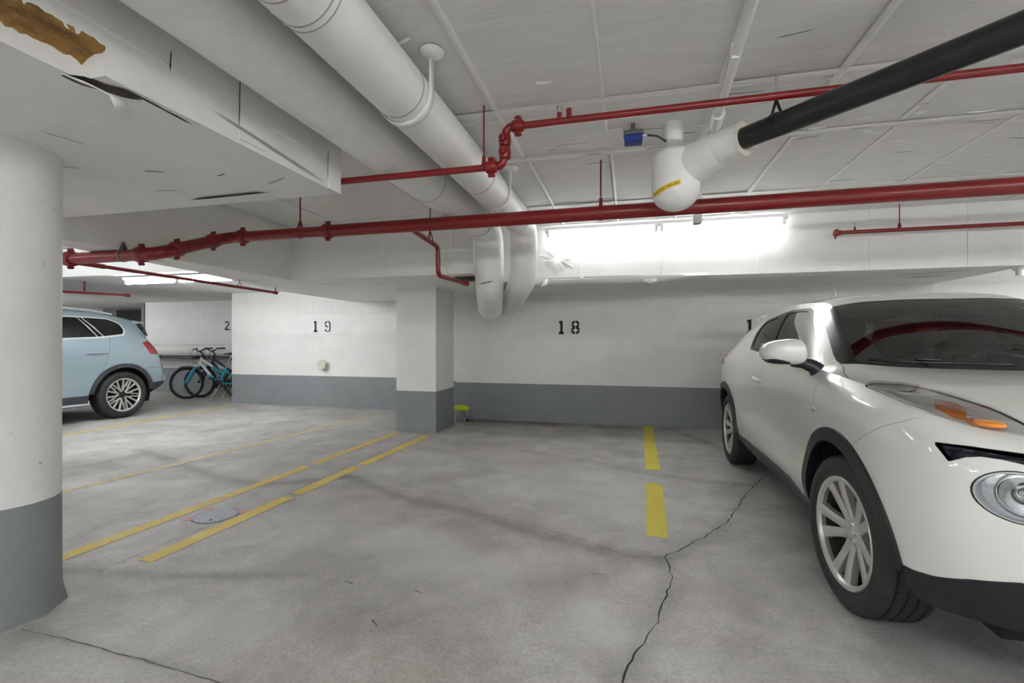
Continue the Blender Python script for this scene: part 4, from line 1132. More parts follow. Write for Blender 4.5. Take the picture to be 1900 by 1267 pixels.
_wheel_cache = {}
def wheel_meshes(style, R, w):
    k = (style, R)
    if k in _wheel_cache: return _wheel_cache[k]
    rb = R*.69; h = w/2
    prof = [(-h*.86, rb-.004), (-h*1.0, rb+.03), (-h*1.04, R*.83), (-h*.98, R*.92), (-h*.86, R*.97), (-h*.74, R*.992)]
    tr = [-.62, -.60, -.53, -.51, -.24, -.22, -.15, -.13, .13, .15, .22, .24, .51, .53, .60, .62]
    for i, q in enumerate(tr):
        deep = (i % 4) in (1, 2); prof.append((h*q, R-(.009 if deep else 0)))
    prof += [(h*.74, R*.992), (h*.86, R*.97), (h*.98, R*.92), (h*1.04, R*.83), (h*1.02, R*.78), (h*1.0, rb+.03), (h*.90, rb+.008), (h*.86, rb-.004)]
    SEG = 210
    ty = MB().lathe((0, 0, 0), (1, 0, 0), prof, SEG, caps=False)
    TV_ = []
    for q, (x, y, z) in enumerate(ty.V):      # cross cuts between the tread blocks
        i, k = divmod(q, SEG); r = math.hypot(y, z); t_ = abs(x)/h
        cut = .006 if (t_ < .88 and r > R-.022 and r > R-.004-.02*(t_ > .7) and (k+(1 if x > 0 else 0)+int(t_*4)) % 3 == 0) else 0
        TV_.append((x, y*(r-cut)/r, z*(r-cut)/r))
    ty.V = TV_
    ty.F = ty.F      # open towards the rim
    tyre = to_mesh('tyre', ty.V, ty.F, 'rubber', 40)
    # rim: lip, barrel
    rm = MB().lathe((0, 0, 0), (1, 0, 0), [(h*.82, rb-.016), (h*.92, rb-.008), (h*.95, rb+.006), (h*.88, rb+.012), (h*.70, rb+.002), (h*.62, rb-.010)], 64, True)
    rim = to_mesh('wheel', rm.V, rm.F, 'alloy' if style == 'twin' else 'alloy', 40)
    bk = MB().lathe((0, 0, 0), (1, 0, 0), [(-h*.05, .01), (-h*.05, rb-.03), (-h*.02, rb-.008), (h*.68, rb-.008)], 40, caps=False).lathe((0, 0, 0), (1, 0, 0), [(h*.02, .0), (h*.02, rb*.62), (-h*.04, rb*.62)], 40)
    back = to_mesh('brake_disc', bk.V, bk.F, 'brake_dust' if style == 'twin' else 'car_dark', 40)
    def bar(pts, wid, d_out, d_in, thick):
        """spoke in the wheel plane: pts (y, z) centre line, wid widths, depth out->in along the line"""
        mb = MB(); V, F = [], []; n = len(pts)
        for i, (y, z) in enumerate(pts):
            a, b = pts[max(0, i-1)], pts[min(n-1, i+1)]; dy, dz = b[0]-a[0], b[1]-a[1]; l = math.hypot(dy, dz); ny, nz_ = -dz/l, dy/l
            t_ = i/(n-1); x = d_out[i]; ww = wid[i]/2
            V += [(x-thick, y+ny*ww, z+nz_*ww), (x-.006, y+ny*ww, z+nz_*ww), (x, y+ny*ww*.62, z+nz_*ww*.62), (x, y-ny*ww*.62, z-nz_*ww*.62), (x-.006, y-ny*ww, z-nz_*ww), (x-thick, y-ny*ww, z-nz_*ww)]
        for i in range(n-1):
            for k_ in range(6): F.append((6*i+k_, 6*i+(k_+1) % 6, 6*i+6+(k_+1) % 6, 6*i+6+k_))
        F += [tuple(range(5, -1, -1)), tuple(6*(n-1)+k_ for k_ in range(6))]
        mb.add(V, F); return mb
    sp = []
    def pol(r, a): return (r*math.cos(math.radians(a)), r*math.sin(math.radians(a)))
    if style == 'twin':
        for s in (-1, 1):
            mb = bar([pol(.035, 90+s*30), pol(.075, 90+s*15), pol(.13, 90+s*13.5), pol(.19, 90+s*13.5), pol(rb-.006, 90+s*14)], [.042, .042, .043, .047, .058], [h*.52, h*.58, h*.68, h*.78, h*.84], None, .035)
            sp.append(to_mesh('spoke', mb.V, mb.F, 'alloy', 40))
    else:
        for s in (-1, 1):
            mb = bar([pol(.055, 90+s*3), pol(.09, 90+s*17), pol(.15, 90+s*12.5), pol(rb-.004, 90+s*12)], [.030, .028, .024, .030], [h*.62, h*.70, h*.76, h*.84], None, .03)
            sp.append(to_mesh('spoke', mb.V, mb.F, 'alloy', 40))
            mb = bar([pol(.10, 90+s*17), pol(.15, 90+s*29), pol(.19, 90+s*29), pol(rb-.004, 90+s*33)], [.026, .022, .020, .026], [h*.70, h*.75, h*.79, h*.84], None, .03)
            sp.append(to_mesh('spoke', mb.V, mb.F, 'alloy', 40))
    hb = MB().lathe((0, 0, 0), (1, 0, 0), [(h*.2, .062), (h*.50, .06), (h*.56, .045), (h*.58, .030), (h*.63, .028), (h*.65, .022)], 32)
    hub = to_mesh('hub', hb.V, hb.F, 'alloy' if style == 'twin' else 'alloy_dark', 40)
    lg = MB().lathe((0, 0, 0), (1, 0, 0), [(h*.40, .012), (h*.60, .011), (h*.62, .007)], 8)
    lug = to_mesh('lug_nut', lg.V, lg.F, 'chrome' if style == 'twin' else 'alloy_dark', 40)
    _wheel_cache[k] = (tyre, rim, back, sp, hub, lug); return _wheel_cache[k]
def wheel(car, x, y, z, side, style, R, w, turn=0., spin=0.):
    tyre, rim, back, sp, hub, lug = wheel_meshes(style, R, w)
    o = link('wheel', rim, car, loc=(x, y, z)); o.rotation_euler = (0, 0, (0 if side > 0 else math.pi)+turn)
    link('tyre', tyre, o); link('brake_disc', back, o)
    for k in range(5):
        a = math.radians(72*k+spin)
        for m_ in sp:
            s = link('spoke', m_, o); s.rotation_euler = (a, 0, 0)
        b = a+math.radians(90+36); l = link('lug_nut', lug, o, loc=(0, .038*math.cos(b), .038*math.sin(b))) if style == 'twin' else None
    link('hub', hub, o)
    return o

def build_car(cfg):
    car = thing('car', cfg['label'], 'car', cfg['loc'], cfg['rotz']); car.scale = (cfg['scale'],)*3
    paint = cfg['paint']
    TUB, HOOD, TOP, SIDE, REAR = cfg['nets']
    AXLE = cfg['axles']; RZ = cfg['archz']; RO, RI = cfg['arch']
    V, F = grid_mesh(patch(TUB, *cfg.get('res', (9, 7)), True, True))
    HV, HF = grid_mesh(patch(HOOD, 14, 12, False, False, True))
    TV, TF = grid_mesh(patch(TOP, 8, 8, False, False, True))
    SV, SF = grid_mesh(patch(SIDE, 8, 8))
    RV, RF = grid_mesh(patch(REAR, 8, 8, False, False, True))
    u_, v_, z_ = (lambda P: P[:, 0]), (lambda P: P[:, 1]), (lambda P: P[:, 2])
    side_only = lambda P: .35-P[:, 1]
    # wheel arches and their flares
    for au in AXLE:
        rad = lambda P, au=au: np.hypot(P[:, 0]-au, P[:, 2]-RZ)
        ins, F = split(V, F, lambda P: np.maximum(rad(P)-RO, side_only(P)))
        _, ring_ = split(V, ins, lambda P: rad(P)-RI)
        _, ring_ = split(V, ring_, lambda P: P[:, 2]-np.where(P[:, 0] < au, cfg['flare_low'][0], cfg['flare_low'][1]))
        panel('wheel_arch_flare', [(V, ring_)], cfg.get('clad', 'cladding'), car, .012, thick=.03, smooth=50)
    # lower cladding
    low, F = cutg(V, F, lambda P: P[:, 2]-cfg['low'](P), .001)
    skirts, low2 = split(V, low, lambda P: np.maximum(np.maximum(AXLE[0]+.2-P[:, 0], P[:, 0]-(AXLE[1]-.2)), -1))
    panel('sill_cladding', [(V, skirts)], cfg.get('clad', 'cladding'), car, .010, thick=.03)
    lf, lr = split(V, low2, lambda P: P[:, 0]-1.)
    lf, _ = split(V, lf, lambda P: P[:, 0]-cfg['lip_rear'](P[:, 2]))
    panel('front_lip', [(V, lf)], cfg.get('clad', 'cladding'), car, .006, 'join', thick=.03)
    panel('rear_lip', [(V, lr)], cfg.get('clad', 'cladding'), car, .006, 'join', thick=.03)
    # lamps and grille openings in the front
    if cfg.get('light_poly'):
        fl_ = sdf_poly(cfg['light_poly'], 0, 1)
        t1, F = cutg(V, F, lambda P: np.maximum(fl_(P), .86-P[:, 2]), .002)
        t2, HF = cutg(HV, HF, lambda P: fl_(P), .002)
        lens = panel('signal_lens', [(V, t1), (HV, t2)], 'lens', car, .010, thick=.0, smooth=60, label='clear signal lamp on top of the fender')
        fa = sdf_poly(cfg['amber_poly'], 0, 1)
        am, t2b = split(HV, t2, fa); am1, t1b = split(V, t1, fa)
        for s, ln in zip((1, -1), lens): pass
        refl = panel('signal_reflector', [(V, t1b), (HV, t2b)], 'reflector', car, -.006, thick=.0, smooth=60)
        panel('amber_reflector', [(HV, am), (V, am1)], 'amber', car, -.002, thick=.008, smooth=60)
    if cfg.get('grille_poly'):
        fg = sdf_poly(cfg['grille_poly'], 1, 2)
        gr, F = cutg(V, F, lambda P: np.maximum(fg(P), P[:, 0]+.45), .0005)
        panel('grille', [(V, gr)], 'grille', car, -.030, 'join', thick=.01)
        lc = cfg['lamp']
        fe = lambda P: np.maximum((np.hypot((P[:, 1]-lc[0])/lc[2], (P[:, 2]-lc[1])/lc[3])-1)*lc[3], P[:, 0]+.45)
        rimz, F = split(V, F, lambda P: fe(P)-.0035)
        lamp, bez = split(V, rimz, fe)
        bz = panel('headlamp_seal', [(V, bez)], 'trim_black', car, -.001, thick=.008)
        lamp, bez = split(V, lamp, lambda P: fe(P)+.004)
        bz = panel('headlamp_bezel', [(V, bez)], 'trim_grey', car, -.001, thick=.045)
        _c = compress(V, lamp)[0].mean(0)
        _, ringl = split(V, lamp, lambda P: np.hypot((P[:, 1]-_c[1]+.012)/1.0, P[:, 2]-_c[2])-.058)
        panel('headlamp_reflector', [(V, ringl)], 'lamp_chrome', car, -.035, thick=0)
        lensl = panel('headlamp_lens', [(V, lamp)], 'lens', car, .004, thick=.0, smooth=60)
        lamp_pts, _ = compress(V, lamp); c = lamp_pts.mean(0)[:3]
        nrm = np.array([-.85, .52, .03]); nrm /= np.linalg.norm(nrm)
        for s in (1, -1):
            n_ = Vector((nrm[1]*s, nrm[0], nrm[2])); c_ = Vector((c[1]*s, c[0], c[2]))
            mb = MB().lathe(c_-Vector((.012*s, 0, 0)), n_, [(-.085, .004), (-.082, .025), (-.066, .045), (-.04, .058), (-.022, .062), (-.020, .066), (-.03, .067)], 36, caps=False)
            o = mb.build('headlamp_bowl', 'chrome', car, 60, local=True)
            MB().lathe(c_-Vector((.012*s, 0, 0))-n_*.085, n_, [(0, .020), (.03, .019), (.042, .014), (.046, .005)], 20).build('bulb_shield', 'chrome', o, 60, local=True)
        lg, F = cutg(V, F, lambda P: np.maximum(sdf_poly([(-1, .50), (.40, .50), (.46, .60), (.40, .66), (-1, .66)], 1, 2)(P), P[:, 0]+.5), .001)
        panel('lower_grille', [(V, lg)], 'grille', car, -.025, 'join', thick=.01)
    # panels of the body side
    tl, F = cutg(V, F, lambda P: cfg['tail'](P), .0015)
    panel('tail_lamp', [(V, tl)], 'redlens', car, cfg.get('tail_off', .006), thick=.02, smooth=60)
    fb, F = cutg(V, F, lambda P: np.maximum(P[:, 0]-cfg['bumper_seam'](P[:, 2]), P[:, 0]-.2))
    panel('front_bumper', [(V, fb)], paint, car, 0, 'join')
    fen, F = cutg(V, F, lambda P: P[:, 0]-cfg['door_front'](P[:, 2]))
    hd, hf = cutg(HV, HF, lambda P: P[:, 1]-cfg['hood_seam'](P[:, 0]), .002)
    panel('hood', [(HV, hd)], paint, car, 0, 'join', smooth=60)
    fent = [(V, fen), (HV, hf)]
    panel('front_fender', fent, paint, car, smooth=50)
    fd, F = cutg(V, F, lambda P: P[:, 0]-cfg['door_mid'](P[:, 2]))
    rd, F = cutg(V, F, lambda P: P[:, 0]-cfg['door_rear'](P[:, 2]))
    doors_f = panel('front_door', [(V, fd)], paint, car)
    doors_r = panel('rear_door', [(V, rd)], paint, car)
    rb, F = cutg(V, F, lambda P: cfg['rear_bumper'](P))
    panel('rear_bumper', [(V, rb)], paint, car, 0, 'join')
    # greenhouse side: window openings in a dark frame
    fr = sdf_poly(cfg['frame_poly'], 0, 2)
    frit2 = []
    if cfg.get('pillar_poly'): frit2, SF = split(SV, SF, sdf_poly(cfg['pillar_poly'], 0, 2))
    frm, body_side = split(SV, SF, fr)
    for nm, pl in cfg['windows']:
        w, frm = split(SV, frm, sdf_poly(pl, 0, 2))
        panel(nm, [(SV, w)], cfg['sideglass'], car, -.006, thick=0, smooth=60)
    if cfg.get('trim_poly'):
        blk, bright = split(SV, frm, sdf_poly(cfg['trim_poly'], 0, 2))
        panel('window_moulding', [(SV, bright)], 'trim_grey', car, .002, thick=.012)
        frm = blk
    panel('window_frame', [(SV, frm)], 'trim_black', car, -.001, thick=.012)
    # roof, windscreen, tailgate
    ws, roof = cutg(TV, TF, lambda P: P[:, 0]-cfg['ws_top'](P[:, 1]), .001)
    gl, frit = split(TV, ws, lambda P: cfg['ws_glass'](P))
    wsc = panel('windscreen', [(TV, gl)], 'windscreen', car, -.002, 'join', thick=0, smooth=80)
    panel('windscreen_border', [(TV, frit), (SV, frit2)], 'trim_black', car, -.001, 'join', thick=.006, smooth=60)
    panel('roof', [(TV, roof)], paint, car, 0, 'join', smooth=60)
    panel('headliner', [(TV, roof)], 'seat', car, -.04, 'join', thick=.004, smooth=60)
    panel('body_side', [(V, F), (SV, body_side)], paint, car, smooth=50)
    rg, rrest = split(RV, RF, lambda P: cfg['rear_glass'](P))
    panel('rear_window', [(RV, rg)], cfg['sideglass'], car, -.003, 'join', thick=0, smooth=60)
    panel('tailgate', [(RV, rrest)], paint, car, 0, 'join')
    for gv, gf in GAPS: panel('panel_gap', [(gv, gf)], 'car_dark', car, -.003, thick=0)
    GAPS.clear()
    # underbody and wheel housings
    a0, a1 = AXLE
    MB().box(-.62, .62, a0-.56, a1+.46, .235, .62).build('underbody', 'car_dark', car, local=True)
    for au in AXLE:
        for s in (1, -1):
            mb = MB(); V2, F2 = [], []
            for k in range(25):
                a = math.pi*(k/24*(.93+.12)-.12); r = RI+.012
                V2 += [(s*.60, au+r*math.cos(a), RZ+r*math.sin(a)), (s*cfg['well'], au+r*math.cos(a), RZ+r*math.sin(a))]
            for k in range(24): F2.append((2*k, 2*k+1, 2*k+3, 2*k+2))
            mb.add(V2, F2).build('wheel_housing', 'car_dark', car, 60, local=True)
    W_ = cfg['wheels']
    for au in AXLE:
        for s in (1, -1):
            turn = cfg.get('turn', 0.) if au == AXLE[0] else 0.
            wheel(car, s*W_['x'], au, W_['R']-.003, s, W_['style'], W_['R'], W_['w'], turn, W_['spin']+(11 if au else 0))
    # cabin: tub, dash, seats, steering wheel
    ci = cfg['cabin']
    MB().box(-.70, .70, ci['front'], ci['rear'], .5, ci['sill']).build('cabin_tub', 'seat', car, local=True)
    mb = MB(); V2, F2 = [], []
    for x in (-.66, -.3, .3, .66):
        V2 += [(x, ci['front']-.02, ci['sill']-.02), (x, ci['front']+.22, ci['sill']+.045), (x, ci['front']+.42, ci['sill']+.02), (x, ci['front']+.46, ci['sill']-.2)]
    for i in range(3):
        for k in range(3): F2.append((4*i+k, 4*i+k+1, 4*i+5+k, 4*i+4+k))
    mb.add(V2, F2).build('dashboard', 'seat', car, 60, local=True)
    for s in (1, -1):
        for yy in ci['seats']:
            bk = MB(); n0 = len(bk.V)
            bk.tube([(s*.36, yy, ci['sill']-.25), (s*.36, yy+.10, ci['sill']+.0), (s*.36, yy+.17, ci['sill']+.16)], .2, 16, True, [.24, .24, .17])
            bk.V = [(v[0], yy+(v[1]-yy)*.55+.05, v[2]) for v in bk.V]
            o = bk.build('seat_back', 'seat', car, 60, local=True)
            hr = MB(); hr.tube([(s*.36-.13, yy+.15, ci['sill']+.27), (s*.36-.11, yy+.15, ci['sill']+.27), (s*.36+.11, yy+.15, ci['sill']+.27), (s*.36+.13, yy+.15, ci['sill']+.27)], .08, 14, True, [.055, .08, .08, .055])
            hr.build('headrest', 'seat', o, 60, local=True)
            for q in (-.05, .05): MB().cyl((s*.36+q, yy+.14, ci['sill']+.12), (s*.36+q, yy+.15, ci['sill']+.22), .006, 8).build('headrest_post', 'chrome', o, local=True)
    mb = MB(); x_, y_, d_ = frame((0, -1, .45)); cc = Vector((cfg['driver']*.36, ci['front']+.5, ci['sill']+.02))
    mb.tube([cc+(x_*math.cos(a)+y_*math.sin(a))*.18 for a in np.linspace(0, 2*math.pi, 33)], .014, 10, False)
    mb.cyl(cc, cc+Vector((0, -.15, -.06)), .04, 12); mb.tube([cc-x_*.17, cc, cc+x_*.17], .014, 8)
    mb.build('steering_wheel', 'seat', car, 60, local=True)
    return car, dict(V=V)
# ---------------------------------------------------------------- compact crossover (u rearwards from front axle, v to the side, z up)
JZ = [.265, .34, .46, .62, .78, .92]
def side_station(u, vs, crest, z5=.92):
    return [(u, v, z) for v, z in zip(vs, JZ[:5]+[z5])]+[(u,)+crest]
JTUB = [
 [(-.77,0,.33),(-.80,0,.385),(-.815,0,.46),(-.825,0,.62),(-.82,0,.78),(-.785,0,.872),(-.735,0,.912)],
 [(-.76,.28,.33),(-.79,.28,.385),(-.805,.28,.46),(-.815,.28,.62),(-.81,.28,.78),(-.775,.28,.868),(-.725,.28,.906)],
 [(-.715,.51,.325),(-.745,.52,.38),(-.76,.53,.46),(-.77,.535,.62),(-.765,.53,.78),(-.73,.51,.862),(-.68,.48,.895)],
 [(-.64,.66,.31),(-.665,.675,.37),(-.68,.69,.46),(-.69,.695,.62),(-.685,.69,.78),(-.655,.665,.866),(-.61,.60,.90)],
 [(-.53,.76,.29),(-.555,.775,.36),(-.575,.79,.46),(-.585,.80,.62),(-.58,.795,.78),(-.56,.765,.885),(-.52,.685,.925)],
 side_station(-.42, [.815,.835,.85,.86,.855,.825], (.745,.952)),
 side_station(-.20, [.80,.86,.872,.882,.882,.862], (.785,.985), .93),
 side_station(.15, [.80,.855,.872,.882,.882,.868], (.81,1.02), .95),
 side_station(.50, [.80,.835,.866,.858,.862,.853], (.81,1.045), .96),
 side_station(.95, [.80,.83,.868,.838,.84,.838], (.80,1.06), .96),
 side_station(1.4, [.80,.83,.868,.836,.838,.837], (.795,1.075), .97),
 side_station(1.85, [.80,.838,.868,.848,.852,.85], (.795,1.095), .98),
 side_station(2.2, [.80,.85,.87,.875,.878,.872], (.80,1.11), .98),
 side_station(2.55, [.80,.86,.875,.885,.888,.882], (.80,1.105), .98),
 side_station(2.85, [.78,.83,.85,.862,.865,.855], (.77,1.085), .97),
 [(2.98,.70,.25),(3.04,.74,.34),(3.08,.76,.46),(3.10,.765,.62),(3.09,.765,.78),(3.05,.755,.94),(2.98,.70,1.06)],
 [(3.12,.38,.25),(3.17,.40,.34),(3.2,.41,.46),(3.22,.41,.62),(3.21,.41,.78),(3.17,.40,.94),(3.09,.38,1.06)],
 [(3.13,0,.25),(3.19,0,.34),(3.22,0,.46),(3.24,0,.62),(3.23,0,.78),(3.19,0,.94),(3.11,0,1.06)]]
JCOWL = [(.20,0,1.05),(.22,.26,1.052),(.28,.48,1.056),(.37,.665,1.066)]
JHOOD = [[s[6] for s in JTUB[:5]],
 [(-.57,0,.968),(-.56,.27,.964),(-.53,.46,.955),(-.49,.605,.948),JTUB[5][6]],
 [(-.32,0,1.008),(-.31,.28,1.004),(-.28,.49,.996),(-.245,.65,.985),JTUB[6][6]],
 [(-.05,0,1.035),(-.04,.29,1.032),(.0,.51,1.026),(.065,.68,1.02),JTUB[7][6]],
 JCOWL+[JTUB[8][6]]]
JTOP = [JCOWL,
 [(.55,0,1.275),(.57,.22,1.272),(.615,.43,1.262),(.675,.60,1.24)],
 [(.91,0,1.452),(.92,.2,1.449),(.945,.38,1.436),(.985,.53,1.408)],
 [(1.3,0,1.502),(1.3,.2,1.499),(1.3,.38,1.487),(1.32,.53,1.452)],
 [(1.8,0,1.512),(1.8,.2,1.509),(1.8,.38,1.496),(1.8,.53,1.462)],
 [(2.3,0,1.497),(2.3,.2,1.494),(2.28,.37,1.483),(2.25,.52,1.452)],
 [(2.75,0,1.462),(2.74,.2,1.459),(2.7,.36,1.45),(2.62,.50,1.425)],
 [(2.95,0,1.435),(2.94,.2,1.432),(2.9,.35,1.424),(2.80,.48,1.402)]]
BULGE=.018
def side_glass(top, belt, bulge=BULGE):
    net = []
    for r, b in zip(top, belt):
        r, b = np.array(r), np.array(b)
        m = (r+b)/2+np.array([0, bulge, 0])
        net.append([b, m, r])
    return net
JSIDE = side_glass([k[3] for k in JTOP], [s[6] for s in JTUB[8:16]])
JREAR = [JTOP[7], [(3.03,0,1.25),(3.02,.22,1.25),(2.97,.42,1.245),(2.88,.60,1.23)],
 [JTUB[17][6],(3.1,.2,1.06),(3.08,.40,1.06),JTUB[15][6]]]
# ---- the white crossover
def j_low(P):
    u, v = P[:, 0], P[:, 1]
    fz = np.interp(v, [.5, .66, .74, .79, .82], [.495, .474, .440, .404, .392])
    sz = np.interp(u, [.40, .55, .75, 2.4, 2.7], [.27, .325, .362, .362, .40])
    return np.where(u < -.2, fz, sz)
j_wst = lin([0, .1, .29, .44, .51, .60], [.85, .857, .889, .942, .967, 1.0])
j_cowl = lin([0, .26, .48, .665], [.20, .22, .28, .37]); j_rail = lin([.37, .675, .985, 1.1], [.665, .60, .53, .52])
juke_cfg = dict(
    label='pearl white compact crossover with black wheel-arch flares, parked facing the viewer', loc=(1.798, 2.421, 0), rotz=-.007, scale=1.0135, paint='pearl',
    nets=(JTUB, JHOOD, JTOP, JSIDE, JREAR), axles=(-.01, 2.53), archz=.34, arch=(.45, .388), low=j_low, flare_low=(.37, .30), lip_rear=lin([.27, .285, .30, .33, .40], [-.57, -.53, -.485, -.445, -.42]),
    light_poly=[(-.10, .80), (-.05, .745), (-.08, .665), (-.18, .625), (-.30, .605), (-.436, .585), (-.53, .574), (-.60, .560), (-.66, .56), (-.625, .61), (-.587, .662), (-.544, .708), (-.486, .752), (-.385, .782), (-.256, .791)],
    amber_poly=[(-.355, .690), (-.434, .725), (-.496, .712), (-.525, .685), (-.47, .655), (-.40, .640), (-.358, .653)],
    grille_poly=[(.795, .850), (.732, .854), (.638, .851), (-1, .851), (-1, .80), (.50, .795), (.60, .808), (.646, .821), (.682, .827), (.719, .828), (.748, .819), (.778, .797)],
    lamp=(.655, .724, .088, .073),
    tail=lambda P: np.maximum(2.66-P[:, 0], np.abs(P[:, 2]-1.0)-.045), tail_off=.008,
    bumper_seam=lin([.2, .763, .804, .868, .90, .93, 1.05], [-.15, -.198, -.262, -.374, -.452, -.50, -.62]),
    door_front=lin([.2, .36, .658, .8, .889, .98, 1.025, 1.06], [.44, .37, .336, .322, .279, .247, .32, .45]),
    hood_seam=lin([-1, -.06, .03, .058, .198, .338, .6], [.95, .95, .83, .798, .764, .713, .70]),
    door_mid=lin([.2, .6, 1.1], [1.36, 1.38, 1.43]), door_rear=lin([.2, .55, .8, 1.1], [1.80, 2.02, 2.10, 2.08]),
    rear_bumper=lambda P: np.maximum(2.80-P[:, 0], P[:, 2]-.74),
    frame_poly=[(.55, 1.062), (.655, 1.118), (.86, 1.214), (1.065, 1.320), (1.19, 1.395), (1.27, 1.413), (1.44, 1.42), (1.69, 1.42), (1.83, 1.402), (2.15, 1.365), (2.11, 1.25), (2.02, 1.16), (1.965, 1.112), (1.66, 1.096), (1.2, 1.078)],
    windows=[('front_window', [(.64, 1.088), (.86, 1.192), (1.073, 1.298), (1.2, 1.372), (1.28, 1.393), (1.435, 1.401), (1.675, 1.401), (1.47, 1.19), (1.40, 1.098)]),
             ('rear_window_side', [(1.56, 1.112), (1.66, 1.114), (1.935, 1.130), (2.02, 1.21), (2.115, 1.342), (2.0, 1.36), (1.835, 1.380), (1.69, 1.29), (1.585, 1.18)])],
    pillar_poly=[(.421, 1.068), (.524, 1.110), (.685, 1.188), (.891, 1.291), (.985, 1.358), (1.0, 1.392), (.985, 1.45), (.3, 1.25), (.3, 1.04)],
    sideglass='sideglass', ws_top=j_wst,
    ws_glass=lambda P: np.maximum(np.maximum(P[:, 0]-(j_wst(P[:, 1])-.018), j_cowl(P[:, 1])+.022-P[:, 0]), P[:, 1]-(j_rail(P[:, 0])-.022)),
    rear_glass=lambda P: np.maximum(np.maximum(1.10-P[:, 2], P[:, 2]-1.39), P[:, 1]-.52),
    well=.845, wheels=dict(x=.757, R=.336, w=.215, style='twin', spin=14), turn=.07, res=(16, 12), cabin=dict(front=.36, rear=2.85, sill=1.0, seats=(1.15, 2.02)), driver=1)
juke, _ = build_car(juke_cfg)
def superell(mb, c, r, e=.6, n=20, m_=28):
    V, F = [], []
    sp = lambda w, p: math.copysign(abs(w)**p, w)
    for i in range(n+1):
        ph = -math.pi/2+math.pi*i/n
        for k in range(m_):
            th = 2*math.pi*k/m_
            V.append((c[0]+r[0]*sp(math.cos(ph), e)*sp(math.cos(th), e), c[1]+r[1]*sp(math.cos(ph), e)*sp(math.sin(th), e), c[2]+r[2]*sp(math.sin(ph), e)))
    for i in range(n):
        for k in range(m_): F.append((i*m_+k, i*m_+(k+1) % m_, (i+1)*m_+(k+1) % m_, (i+1)*m_+k))
    return mb.add(V, F)
for s in (1, -1):
    # door mirror: painted cap, dark underside, foot
    mb = MB(); superell(mb, (0, 0, 0), (.107, .095, .066), .68)
    mb.V = [(s*(.977+x*(1-.10*(z > 0)*z/.066)), .40+y*(1-.35*(y > 0))+.02*(x/.107), 1.127+z*(1-.18*(x/.107))) for x, y, z in mb.V]
    cap = mb.build('mirror_cap', 'pearl', juke, 60, local=True)
    mb = MB(); superell(mb, (0, 0, 0), (.099, .085, .040), .7)
    mb.V = [(s*(.965+x), .405+y, 1.088+z*.75) for x, y, z in mb.V]
    mb.build('mirror_underside', 'cladding', cap, 60, local=True)
    MB().tube([(s*.93, .40, 1.075), (s*.875, .40, 1.066), (s*.835, .39, 1.050), (s*.815, .39, 1.03)], .03, 12, True, [.03, .03, .036, .042]).build('mirror_foot', 'cladding', cap, 60, local=True)
    MB().box(s*.977-.085, s*.977+.085, .462, .466, 1.08, 1.17).build('mirror_glass', 'chrome', cap, local=True)
    # door handle with its cup
    mb = MB(); mb.tube([(s*.838, 1.40, .888), (s*.864, 1.42, .890), (s*.868, 1.48, .898), (s*.864, 1.54, .905), (s*.842, 1.56, .908)], .012, 12, True, [.013, .015, .016, .015, .012])
    mb.build('door_handle', 'pearl', juke, 60, local=True)
    mb = MB(); superell(mb, (0, 0, 0), (.006, .055, .03), .8, 10, 16); mb.V = [(s*(.839+x), 1.49+y, .905+z) for x, y, z in mb.V]; mb.build('handle_cup', 'trim_grey', juke, 60, local=True)
    mb = MB(); superell(mb, (0, 0, 0), (.008, .022, .014), .9, 10, 16); mb.V = [(s*(.873+x), .253+y, .838+z) for x, y, z in mb.V]; mb.build('side_repeater', 'chrome', juke, 60, local=True)
    for (y, x, z, m_) in ((-.20, .705, .975, 'chrome'), (-.55, .650, .917, 'amber')):
        mb = MB(); superell(mb, (0, 0, 0), (.036, .058, .014), .9, 10, 18); mb.V = [(s*(x+a), y+b+.4*a, z+c_) for a, b, c_ in mb.V]; mb.build('signal_bulb_bowl', m_, juke, 60, local=True)
# wipers
for (pts) in ([(-.60, .355, 1.092), (-.45, .262, 1.083), (-.25, .212, 1.080), (-.10, .20, 1.078)], [(-.05, .20, 1.082), (.15, .205, 1.082), (.35, .24, 1.085), (.52, .32, 1.09)]):
    o = MB().tube(pts, .009, 8).build('wiper', 'trim_black', juke, 60, local=True)
    a = Vector(pts[1]); MB().tube([Vector((a.x+.05, a.y-.02, 1.062)), a+Vector((.01, .0, .016)), a*.5+Vector(pts[2])*.5+Vector((0, 0, .012))], .008, 8).build('wiper_arm', 'trim_black', o, 60, local=True)
MB().box(-.60, .60, .27, .33, .97, 1.03).build('cowl_panel', 'trim_black', juke, local=True)
mb = MB(); mb.cyl((.1, 2.55, 1.475), (.1, 2.58, 1.50), .016, 10, .010); mb.cyl((.1, 2.58, 1.50), (.1, 2.66, 1.68), .004, 6, .003); mb.build('antenna', 'trim_grey', juke, 50, local=True)
# roof spoiler lip over the tailgate
mb = MB(); V, F = [], []
for i, x in enumerate(np.linspace(-.53, .53, 21)):
    c = 1-abs(x/.53)**4
    V += [(x, 2.70+.05*c, 1.43+.035*c), (x, 2.88+.12*c, 1.415+.035*c), (x, 2.90+.12*c, 1.40+.035*c), (x, 2.72+.08*c, 1.38+.035*c)]
for i in range(20):
    for k in range(4): F.append((4*i+k, 4*i+(k+1) % 4, 4*i+4+(k+1) % 4, 4*i+4+k))
F += [(3, 2, 1, 0), (80, 81, 82, 83)]
mb.V, mb.F = V, F; mb.build('spoiler', 'pearl', juke, 50, local=True)
# interior mirror
MB().box(-.11, .11, .72, .745, 1.315, 1.37).build('inside_mirror', 'seat', juke, bevel=.01, local=True)

